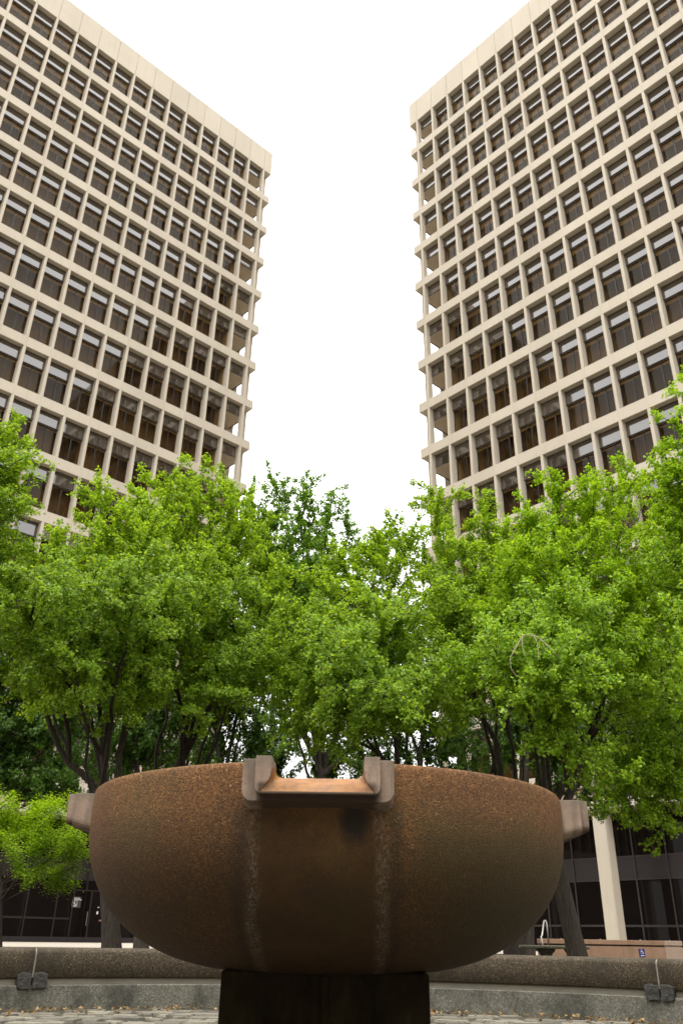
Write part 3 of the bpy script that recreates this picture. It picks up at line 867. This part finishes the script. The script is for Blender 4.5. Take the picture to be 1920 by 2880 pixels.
mb.add([(-0.05, -0.0091, 0.117), (-0.015, -0.0091, 0.095), (-0.015, -0.0091, 0.139)], [(0, 1, 2)])
mb.build('sign_symbol', M['paint_white'], sg)

# door sign on the left lobby glass
def on_lobby_left(px, py):
    d1 = np.array([math.cos(aL), math.sin(aL)]); n1 = np.array([-d1[1] * -1, d1[0] * -1])
    n1 = np.array([math.sin(aL), -math.cos(aL)])
    p0 = cornL + n1 * 3.1
    q = at(px, py, 1.0); q = q - np.array([0, 0, EYE])
    # (q.xy * t - p0) . n1 = 0
    t = p0.dot(n1) / q[:2].dot(n1)
    return np.array([q[0] * t, q[1] * t, q[2] * t + EYE]), d1, n1
pA, d1L, n1L = on_lobby_left(214, 2537)
U3 = np.array([-d1L[0], -d1L[1], 0.0]); N3 = np.array([-n1L[0], -n1L[1], 0.0])
ds = empty('door_sign', tuple(pA), 0, 'small grey notice with a white wheelchair symbol on the dark glass lobby door', 'sign')
def plate(mb, x0_, x1_, z0_, z1_, o0, o1):
    c = [U3 * x + np.array([0, 0, z]) + N3 * o for o in (o0, o1) for x, z in ((x0_, z0_), (x1_, z0_), (x1_, z1_), (x0_, z1_))]
    mb.add(c, [(0, 1, 2, 3), (4, 7, 6, 5), (0, 4, 5, 1), (1, 5, 6, 2), (2, 6, 7, 3), (3, 7, 4, 0)])
mb = MB(); plate(mb, -0.26, 0.26, -0.28, 0.26, 0.075, 0.085); mb.build('sign_plate', M['sign_grey'], ds)
mb = MB(); rnd = random.Random(4)
for zz, xe in ((0.19, 0.12), (0.115, 0.24)):
    x = -0.22
    while x < xe:
        w = rnd.uniform(0.025, 0.05); plate(mb, x, x + w, zz - 0.022, zz + 0.022, 0.0852, 0.088); x += w + 0.014
strokes(mb, wheelchair(0.24, -0.23, -0.20), 0.028, N3 * 0.0852, U3, (0, 0, 1), N3, 0.003)
strokes(mb, [[(-0.24, -0.21), (0.03, -0.21), (0.03, 0.06), (-0.24, 0.06), (-0.24, -0.21)]], 0.018, N3 * 0.0852, U3, (0, 0, 1), N3, 0.003)
mb.build('sign_lettering', M['paint_white'], ds)
# door leaves of the left lobby
for nm, px_, wd in (('lobby_door', 214, 1.0), ('lobby_door', 262, 0.95)):
    p, _, _ = on_lobby_left(px_ + 6, 2600)
    d = empty(nm, (p[0], p[1], PLAZA), 0, 'dark framed glass lobby door carrying the small notice' if px_ == 214 else 'dark framed glass lobby door beside the fountain bowl, with white and red labels', 'door')
    mb = MB(); plate(mb, -wd / 2, wd / 2, 0.05, 2.5, 0.025, 0.07); mb.build('door_pane', M['lobbyglass'], d)
    mb = MB()
    plate(mb, -wd / 2 - .06, -wd / 2, 0.0, 2.56, 0.02, 0.11); plate(mb, wd / 2, wd / 2 + .06, 0.0, 2.56, 0.02, 0.11); plate(mb, -wd / 2, wd / 2, 2.5, 2.56, 0.02, 0.11); plate(mb, -wd / 2, wd / 2, 0.0, .05, 0.02, 0.11)
    mb.build('door_frame', M['frame'], d)
    mb = MB(); plate(mb, wd / 2 - .12, wd / 2 - .09, 0.8, 1.5, 0.11, 0.14); mb.build('handle', M['steel'], d)
    if px_ != 214:
        mb = MB(); plate(mb, -.05, .05, 1.38, 1.52, .071, .076); plate(mb, -.02, .07, 1.70, 1.74, .071, .076); mb.build('white_label', M['paint_white'], d)
        mb = MB(); plate(mb, .16, .44, 1.05, 1.11, .071, .076); mb.build('red_label', M['red_light'], d)

# ------------------------------------------------------------------ bench, handrail, railing
bn = empty('stone_bench', (4.48, 19.0, PLAZA), 0, 'mossy carved stone bench on a flared leg beside the leaning trunk', 'bench')
mb = MB(); mb.box((-0.70, -0.20, 0.292), (0.70, 0.20, 0.352)); mb.build('seat', M['bench'], bn, bevel=0.012)
mb = MB()
for k in range(24):
    x = -0.67 + k * 0.0583
    mb.tube([(x, -0.197, 0.322), (x, -0.212, 0.322)], [0.026, 0.016], 8)
mb.build('carved_edge', M['bench'], bn)
for x in (-0.145, 0.42):
    mb = MB(); rings = []
    for z, w in ((0.0, .125), (0.03, .125), (0.045, .09), (0.13, .085), (0.20, .11), (0.25, .15), (0.291, .165)):
        rings.append([(x + sx_ * w, sy_ * w * .9, z) for sx_, sy_ in ((-1, -1), (1, -1), (1, 1), (-1, 1))])
    mb.grid(rings, close_v=True); mb.f.append((0, 1, 2, 3)); 
    mb.build('leg', M['benchleg'], bn, bevel=0.01)
hr = empty('handrail', (5.68, 24.6, PLAZA), 0, 'looped steel handrail at the left end of the pink granite wall', 'handrail')
pts = [(-0.14, 0, 0.0), (-0.145, 0, 0.36), (-0.16, 0, 0.50), (-0.15, 0.05, 0.54), (-0.12, .08, .56), (-0.03, 0.16, 0.87), (-0.01, 0.18, 0.92), (0.02, 0.18, 0.935), (0.045, 0.17, 0.90), (0.05, 0.15, 0.8), (0.05, 0.12, 0.0)]
mb = MB(); mb.tube(pts, 0.022, 10); mb.build('tube', M['steel'], hr, smooth=True)
rl = empty('railing', (4.6, 30.0, PLAZA), 0, 'dark ramp railing with thin upright bars behind the stone bench', 'railing')
mb = MB(); mb.box((-2.2, -0.02, 0.0), (1.7, 0.02, 0.05)); mb.box((-2.2, -0.025, 1.15), (1.7, 0.025, 1.2)); mb.build('rail', M['rail'], rl)
for k in range(31):
    x = -2.15 + k * 0.127
    mb = MB(); mb.box((x - 0.009, -0.009, 0.05), (x + 0.009, 0.009, 1.15)); mb.build('baluster', M['steel'], rl)

# ------------------------------------------------------------------ trees
def bez(p0, p1, p2, n):
    t = np.linspace(0, 1, n)[:, None]
    return (1 - t) ** 2 * p0 + 2 * t * (1 - t) * p1 + t ** 2 * p2

def unit(v): return v / (np.linalg.norm(v) + 1e-9)

def tree(name, label, group, base, fork, tips, leafmat, seed, r0=0.15, leaf=0.042, dens=2.15, spread=1.0, limbs=(), layered=False, leaves_per=6, cat='tree', narrow=1.0, tstart=.42):
    rng = np.random.default_rng(seed)
    base = np.array(base, float); fork = np.array(fork, float)
    root = empty(name, tuple(base), 0, label, cat, group)
    VV, FF, off = [], [], 0
    LP, LN = [], []
    def tube(pts, rad, n):
        nonlocal off
        v, f = tube_arrays(pts, rad, n)
        VV.append(v); FF.append(f + off); off += len(v)
    def wob(pts, amp):
        k = len(pts); w = rng.normal(0, amp, (k, 3)); w[0] = 0; w[-1] *= .3
        w[1:-1] = (w[1:-1] + w[:-2] + w[2:]) / 2
        return pts + w
    tr = bez(base, base * .5 + fork * .5 + rng.normal(0, .05, 3), fork, 9)
    rad = np.linspace(r0, r0 * .8, 9); rad[0] *= 1.35; rad[1] *= 1.08
    tube(np.vstack([tr[0] - [0, 0, .1], tr[1:]]), rad, 12)
    cen = np.mean(tips, 0) * .6 + fork * .4
    def spurs(pts, dens_, sp=0.075):
        """leaf clusters on short spurs along a twig"""
        seg = np.linalg.norm(np.diff(pts, axis=0), axis=1); L = seg.sum()
        n = max(2, int(L / sp * dens_ * dens))
        t = rng.random(n) ** .8 * (len(pts) - 1); i = np.minimum(t.astype(int), len(pts) - 2); fr = (t - i)[:, None]
        p = pts[i] * (1 - fr) + pts[i + 1] * fr
        for q in range(leaves_per):
            jit = rng.normal(0, .034 * spread, p.shape); jit[:, 2] -= .012
            pp = p + jit
            nn = rng.normal(0, .55, p.shape) + np.array([0, 0, .55]) + .55 * (pp - cen) / (np.linalg.norm(pp - cen, axis=1, keepdims=True) + 1e-6)
            LP.append(pp); LN.append(nn)
    def side(d, up):
        r = rng.normal(0, 1, 3); r -= d * r.dot(d); r = unit(r)
        s = unit(d * rng.uniform(.35, .75) + r * rng.uniform(.7, 1.0) + np.array([0, 0, up]))
        return s
    def branch(p, d, L, r, lvl):
        k = 6
        dr = -0.10 * L * rng.uniform(.2, 1.2) if not layered else -0.02 * L
        end = p + d * L + np.array([0, 0, dr])
        pts = wob(bez(p, p + d * L * .55 + np.array([0, 0, .06 * L]), end, k), .03 * L)
        tube(pts, np.linspace(r, r * .3 + .002, k), 5 if lvl == 1 else 3)
        if lvl >= 2 or L < .30:
            spurs(pts, 1.0); return
        nt = max(3, int(L / .135))
        for q in range(nt):
            t = (q + rng.random()) / nt * .92 + .08
            i = min(int(t * (k - 1)), k - 2); fr = t * (k - 1) - i
            pp = pts[i] * (1 - fr) + pts[i + 1] * fr; dd = unit(pts[i + 1] - pts[i])
            branch(pp, side(dd, .12), L * rng.uniform(.22, .52) * (1.15 - .6 * t), r * .4, lvl + 1)
        spurs(pts[2:], .9)
    LB = []
    for ln, ra, rb_ in limbs:
        ra *= .78; rb_ *= .78
        ln = np.array(ln, float); q_ = np.linspace(0, len(ln) - 1, 14); i = np.minimum(q_.astype(int), len(ln) - 2); fr = (q_ - i)[:, None]
        LB.append((wob(ln[i] * (1 - fr) + ln[i + 1] * fr, .03), np.linspace(ra, rb_, 14)))
    for ti, tip in enumerate(tips):
        tip = np.array(tip, float); d = tip - fork; L = np.linalg.norm(d)
        st = tr[int(rng.integers(6, 9))]; rmax = 9.0
        if LB and not (len(tips) > 6 and ti % 5 == 4):
            c = [np.linalg.norm((b_[-1] - tip)[:2]) * rng.uniform(.7, 1.4) for b_, _ in LB]
            b_, br = LB[int(np.argmin(c))]; q_ = int(rng.integers(5, 13))
            while q_ > 3 and b_[q_][2] > tip[2] - .3: q_ -= 1
            st = b_[q_]; rmax = br[q_] * .75; d = tip - st; L = np.linalg.norm(d)
        horiz = max(0, .35 - d[2] / L)
        mid = st + d * .5 + np.array([0, 0, .06 * L + .38 * horiz * L]) + rng.normal(0, .04 * L, 3)
        if d[2] / L > .8: mid[:2] -= d[:2] * .12
        k = max(10, int(L / .35)); pts = wob(bez(st, mid, tip, k), .018 * min(L, 4))
        rl_ = r0 * rng.uniform(.8, 1.2) * 1.0 / math.sqrt(len(tips)) * min(1.0, .5 + L / 9); rl_ = min(rl_, rmax)
        tube(pts, rl_ * np.linspace(1, .0, k) ** .8 + .006, 7)
        ts = tstart if rmax > 8 else .18
        nb = int(L * (1.26 - ts) / .21)
        for q in range(nb):
            t = ts + (1 - ts) * (q + rng.random()) / nb
            i = min(int(t * (k - 1)), k - 2); fr = t * (k - 1) - i
            pp = pts[i] * (1 - fr) + pts[i + 1] * fr; dd = unit(pts[i + 1] - pts[i])
            bl = (.38 + 1.1 * (1 - t) ** .8) * rng.uniform(.55, 1.4) * min(1.25, .4 + L / 6)
            branch(pp, side(dd, .15 if not layered else 0.0), bl, max(.008, rl_ * .35 * (1 - t) + .006), 1)
        spurs(pts[-4:], 2.0)
        if d[2] / L > .5 and not layered:             # long whip shoots that make the top spiky
            for q in range(5):
                i = int(k * rng.uniform(.55, .97)); L2_ = rng.uniform(.3, .75)
                dd = unit(unit(d) * .6 + rng.normal(0, .38, 3) + np.array([0, 0, .7]))
                w = wob(bez(pts[i], pts[i] + dd * L2_ * .5, pts[i] + dd * L2_ + np.array([0, 0, .05]), 6), .02)
                tube(w, np.linspace(.009, .003, 6), 3); spurs(w, 1.5)
    for pts, rr_ in LB: tube(pts, rr_, 9)             # limbs that are seen bare below the crown
    V = np.vstack(VV) - base; F = np.vstack(FF)
    np_mesh('trunk', V, F, M['bark'], root, smooth=True)
    P = np.vstack(LP); Nn = np.vstack(LN)
    if layered: Nn = Nn * .5 + np.array([0, 0, 1.2])
    keep = P[:, 2] > PLAZA + .25
    P, Nn = P[keep], Nn[keep]
    V, F = leaf_cards(rng, P - base, Nn, leaf, .35, .5, narrow)
    np_mesh('crown', V, F, M[leafmat], root)
    return len(P)

def A(D, *pp):
    out = []
    for p in pp:
        out.append(at(p[0], p[1], D + (p[2] if len(p) > 2 else 0)))
    return out
def ground(px, D, py=2680):
    q = at(px, py, D); q[2] = PLAZA - .02; return q
G = 'ginkgo trees around the fountain plaza'
tot = 0
Dn = 14.0
tot += tree('ginkgo_tree', 'full green ginkgo with several dark stems rising left of the fountain bowl', G, ground(322, Dn), at(285, 2215, Dn),
     A(Dn, (275, 1385), (395, 1390), (480, 1345, .8), (165, 1500), (70, 1530, .5), (330, 1430, -1), (430, 1480, -1.5), (110, 1620, -3.2), (250, 1640, -3.6), (390, 1620, -3.2), (20, 1600, -1), (500, 1600, -2.5), (30, 1640, -2.2), (330, 1660, -2.8), (190, 1650, -2.5), (580, 1560, -1.5), (-40, 1620, 0)),
     'leaf', 11, r0=.14,
     limbs=[(A(Dn, (300, 2330), (268, 2208), (192, 2137), (140, 2000), (90, 1900), (60, 1780)), .085, .03), (A(Dn, (300, 2300), (290, 2182), (286, 2070), (268, 1887), (240, 1760)), .075, .03), (A(Dn, (310, 2300), (335, 2173), (344, 2092), (370, 1923), (380, 1780)), .07, .03), (A(Dn + 1, (192, 2137), (150, 1990), (135, 1900)), .04, .02)])
tot += tree('ginkgo_tree', 'tall green ginkgo with forked dark limbs behind the left half of the bowl', G, ground(520, 15.5), at(508, 2150, 15.5),
     A(15.5, (545, 1340), (640, 1345), (590, 1380, -.5), (690, 1470, .5), (640, 1560, -1), (480, 1420, -1), (600, 1690, -2.6), (480, 1660, -3), (720, 1660, -2), (690, 1800, -2.5), (560, 1560, -2.2), (760, 1820, -2), (790, 1640, -1), (750, 1560, -.5), (770, 1720, -1), (740, 1980, -1), (790, 1850, -1.5), (740, 1900, -1.5), (650, 1700, -2)),
     'leaf', 12, r0=.15,
     limbs=[(A(15.5, (505, 2300), (509, 2141), (527, 2083), (531, 1883), (535, 1760)), .095, .04), (A(15.5, (509, 2141), (531, 2092), (625, 1932), (647, 1842), (650, 1740)), .085, .035), (A(15.5, (625, 1932), (690, 1870), (740, 1780)), .05, .02), (A(16, (430, 2200), (445, 2110), (470, 2000), (460, 1850)), .05, .025)])
tot += tree('ginkgo_tree', 'darker thin-topped ginkgo farther back, forking against the sky gap', G, ground(905, 22), at(905, 2215, 22),
     A(22, (765, 1350), (845, 1350), (930, 1380), (705, 1400), (980, 1462), (700, 1440), (820, 1520, -1), (900, 1600, -1.5), (1010, 1640), (1090, 1500), (740, 1620, -1), (690, 1700), (800, 1780, -1), (1060, 1780), (760, 1930, -1)),
     'leaf_dark', 13, r0=.20, leaf=.056, dens=1.45,
     limbs=[(A(22, (905, 2330), (905, 2180), (860, 2090), (800, 1980)), .12, .05), (A(22, (905, 2180), (950, 2140), (1005, 2085), (1040, 2000)), .11, .05)])
tot += tree('ginkgo_tree', 'bright ginkgo with drooping sprays right above the spout', G, ground(1150, 14.5), at(1130, 2180, 14.5),
     A(14.5, (1075, 1500), (1150, 1520), (1000, 1590), (900, 1640, -1.5), (870, 1790, -2.6), (900, 1900, -3), (1000, 1930, -3.2), (1110, 1940, -3), (1200, 1900, -2.6), (960, 1800, -3), (1060, 1700, -2.4), (840, 1880, -2), (1180, 1720, -2), (1230, 1980, -2), (820, 1700, -1.5), (860, 1620, -1), (790, 1780, -1.5), (930, 1720, -2), (950, 1560, -.5), (770, 1900, -1), (830, 2010, -1.5), (1290, 1800, -2), (1260, 1640, -1.5)),
     'leaf', 14, r0=.13,
     limbs=[(A(14.5, (1130, 2250), (1103, 1965), (1065, 1762), (1050, 1650)), .06, .02)])
tot += tree('ginkgo_tree', 'pointed green ginkgo against the edge of the right tower', G, ground(1440, 16.5), at(1395, 2200, 16.5),
     A(16.5, (1210, 1375), (1225, 1450, -.8), (1190, 1580, -1), (1350, 1400), (1290, 1520, -1.5), (1420, 1480), (1290, 1700, -2.5), (1260, 1880, -2.5), (1370, 1620, -1.5), (1250, 1620, -2), (1340, 1800, -2.5)),
     'leaf', 15, r0=.13, leaf=.044,
     limbs=[(A(16.5, (1425, 2260), (1384, 2078), (1351, 2010), (1300, 1850), (1290, 1650)), .085, .03), (A(16.5, (1448, 2300), (1448, 2161), (1420, 2028), (1400, 1850)), .06, .03)])
tot += tree('ginkgo_tree', 'yellow-green ginkgo on a leaning trunk behind the right end of the bowl', G, ground(1630, Dn), at(1535, 2290, Dn),
     A(Dn, (1565, 1320), (1640, 1365), (1480, 1440), (1750, 1330, .5), (1430, 1560, -1), (1560, 1500, -1.8), (1690, 1500, -1.5), (1370, 1850, -3), (1480, 1890, -3.3), (1600, 1840, -3.3), (1720, 1780, -2.8), (1500, 1740, -3), (1800, 1620, -1), (1640, 1680, -2.8), (1380, 1760, -2.8), (1850, 1800, -1.5)),
     'leaf_yellow', 16, r0=.145,
     limbs=[(A(Dn, (1560, 2330), (1613, 2202), (1640, 2124), (1682, 2019), (1700, 1900), (1690, 1760)), .10, .04), (A(Dn, (1545, 2330), (1580, 2200), (1590, 2080), (1560, 1900)), .07, .03)])
tot += tree('ginkgo_tree', 'yellow-green ginkgo hanging in front of the pale lobby column', G, ground(2080, 17), at(1960, 2280, 17),
     A(17, (1900, 1480), (1770, 1420), (1990, 1380), (1690, 2200, -2), (1760, 2100, -2), (1850, 1900, -3), (1950, 1750, -2), (1700, 1900, -2), (1880, 2130, -2), (1740, 2230, -1), (1820, 1650, -2), (1940, 1950, -2), (1715, 2260, -2), (1690, 2300, -2), (1800, 2180, -2), (1890, 2200, -2), (1820, 2060, -2)),
     'leaf_yellow', 17, r0=.15, dens=1.7,
     limbs=[(A(17, (1980, 2320), (1830, 2250), (1797, 2200), (1774, 2101), (1740, 1980)), .07, .03), (A(17, (1960, 2290), (1900, 2150), (1860, 2030)), .06, .03)])
tot += tree('ginkgo_tree', 'ginkgo reaching into the picture at the right edge, its sprays over the tower', G, ground(2330, 12.5), at(2250, 2150, 12.5),
     A(12.5, (1885, 1180), (1895, 1310), (1940, 1240), (1985, 1080), (2060, 1100), (1890, 1480), (1850, 1330, .4), (1880, 1750, -1.5), (1960, 1600)),
     'leaf_yellow', 18, r0=.15)
tot += tree('ginkgo_tree', 'ginkgo at the left edge showing only one leafy branch over the tower', G, ground(-360, 11.5), at(-320, 2150, 11.5),
     A(11.5, (0, 1215), (35, 1310), (5, 1400), (-90, 1150), (-40, 1500), (-160, 1200), (0, 1250, .5)),
     'leaf', 19, r0=.15)
for k, (bx_, D, tips, lab) in enumerate([
    (-90, 21, [(100, 1640), (0, 1600), (190, 1700), (40, 1800), (150, 1900), (-40, 1950), (230, 1980), (90, 2080), (0, 2130), (60, 2200), (150, 2170), (-40, 2230), (40, 2030), (120, 2000), (200, 2100), (30, 2120), (220, 2180)], 'shaded background ginkgo at the far left beyond the small maple'),
    (400, 22, [(400, 1600), (480, 1700), (320, 1700), (450, 1880), (380, 1950), (540, 1900), (300, 1960), (440, 2050), (350, 2080)], 'shaded background ginkgo behind the left half of the bowl'),
    (640, 25, [(620, 1700), (710, 1760), (560, 1850), (680, 1950), (740, 2000), (620, 2060), (700, 2090), (560, 2080)], 'shaded background ginkgo left of the sky gap over the spout'),
    (1190, 24, [(1150, 1700), (1230, 1680), (1110, 1850), (1200, 1930), (1280, 1980), (1120, 2060), (1220, 2090), (1310, 2100)], 'shaded background ginkgo just right of the spout'),
    (1480, 22, [(1440, 1640), (1530, 1700), (1380, 1850), (1480, 1950), (1580, 2000), (1400, 2070), (1520, 2110), (1620, 1850)], 'shaded background ginkgo behind the right half of the bowl'),
    (2010, 24, [(1880, 1600), (1960, 1650), (1740, 1750), (1840, 1950), (1930, 2000), (1730, 2050), (1680, 1900), (1700, 1980), (1780, 1880), (1650, 2000), (1820, 2100)], 'shaded background ginkgo before the right lobby glass'),
    (318, 28, [(150, 1750), (250, 1800), (80, 1950), (200, 2000), (300, 2050), (130, 2120), (250, 2140), (60, 2170), (180, 2190), (10, 2180), (110, 2210)], 'farthest ginkgo at the left, low between the dark stems'),
    (520, 30, [(480, 1850), (560, 1900), (430, 2000), (520, 2060), (610, 2080), (470, 2110)], 'farthest ginkgo low behind the forked dark limbs'),
    (1330, 29, [(1290, 1850), (1370, 1880), (1260, 2000), (1350, 2060), (1430, 2080), (1290, 2110)], 'farthest ginkgo low between the right stems'),
    (745, 27, [(700, 1950), (770, 1990), (690, 2060), (750, 2090), (800, 2130), (660, 2130), (720, 2150), (800, 2050), (830, 2160), (780, 2165)], 'farthest ginkgo low at the left side of the sky gap'),
    (1075, 27, [(1060, 1980), (1110, 2030), (1050, 2110), (1090, 2140), (1150, 2120), (1040, 2040), (1030, 2160)], 'farthest ginkgo low at the right side of the sky gap'),
    (925, 29, [(870, 1980), (945, 2000), (1000, 2050), (900, 2080), (965, 2120), (880, 2150), (1015, 2150), (930, 2160)], 'farthest thin ginkgo with sky showing through, straight over the spout'),
    (1445, 20, [(1600, 2050), (1680, 2100), (1560, 2130), (1640, 2170), (1720, 2180), (1580, 2190), (1700, 2040), (1620, 1980)], 'low shaded ginkgo beside the right spout'),
    ]):
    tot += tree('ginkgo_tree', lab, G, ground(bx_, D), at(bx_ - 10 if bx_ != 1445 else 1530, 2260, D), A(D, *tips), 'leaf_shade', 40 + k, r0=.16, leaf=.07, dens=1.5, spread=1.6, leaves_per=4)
tot += tree('maple_tree', 'small bright maple with layered sprays in front of the left lobby glass', None, ground(2, 17.5), at(6, 2490, 17.5),
     A(17.5, (225, 2345, -.5), (245, 2395), (110, 2330, -.6), (60, 2290), (190, 2300, .5), (150, 2410, -.5), (215, 2435), (60, 2430, -.6), (20, 2260, .5), (-60, 2350), (100, 2250, .8), (-80, 2250), (180, 2250, 1.0)),
     'leaf_maple', 60, r0=.06, leaf=.032, dens=5.0, layered=True, spread=1.9, narrow=1.2)
# a bare dead twig arching out of the right crown
tw = MB(); D = 10.2
for ln in ([(1545, 1822), (1510, 1790), (1475, 1785), (1450, 1815), (1434, 1850), (1436, 1880), (1452, 1903)], [(1475, 1785), (1462, 1800), (1440, 1840)], [(1500, 1787), (1510, 1810), (1514, 1856)], [(1468, 1788), (1466, 1815), (1476, 1845)], [(1490, 1783), (1520, 1797), (1548, 1826), (1590, 1870, 1.2), (1640, 1960, 2.6)]):
    P3 = np.array(A(D, *ln)); tw.tube(P3, np.linspace(.006, .003, len(P3)), 5)
tag(tw.build('dead_twig', M['deadwood']), 'pale bare twig arching out of the yellow-green foliage', 'twig')
# unseen crowns behind the camera, added to keep low sky light off the bowl
rng = np.random.default_rng(77); Vs, Fs, o_ = [], [], 0
for k in range(13):
    a = math.radians(178 + 184 * (k + rng.uniform(-.2, .2)) / 12); r = rng.uniform(11.0, 14.5)
    cx, cy = BX + r * math.cos(a), BY + r * math.sin(a)
    n = 5200
    d = rng.normal(0, 1, (n, 3)); d /= np.linalg.norm(d, axis=1, keepdims=True)
    cl = d[rng.integers(0, 60, n)]
    p = (d * .35 + cl * .75) * rng.uniform(.55, 1.0, (n, 1)) ** .5 * np.array([3.0, 3.0, 3.1]) + np.array([cx, cy, 5.2])
    V, F = leaf_cards(rng, p, rng.normal(0, .6, (n, 3)) + np.array([0, 0, .7]), .22, .35, .3)
    Vs.append(V); Fs.append(F + o_); o_ += len(V)
belt = np_mesh('light_block_grove', np.vstack(Vs), np.vstack(Fs), M['leaf'])
tag(belt, 'unseen ginkgo crowns behind the camera, added to block low sky light', 'trees', kind='stuff')
print('leaves', tot)
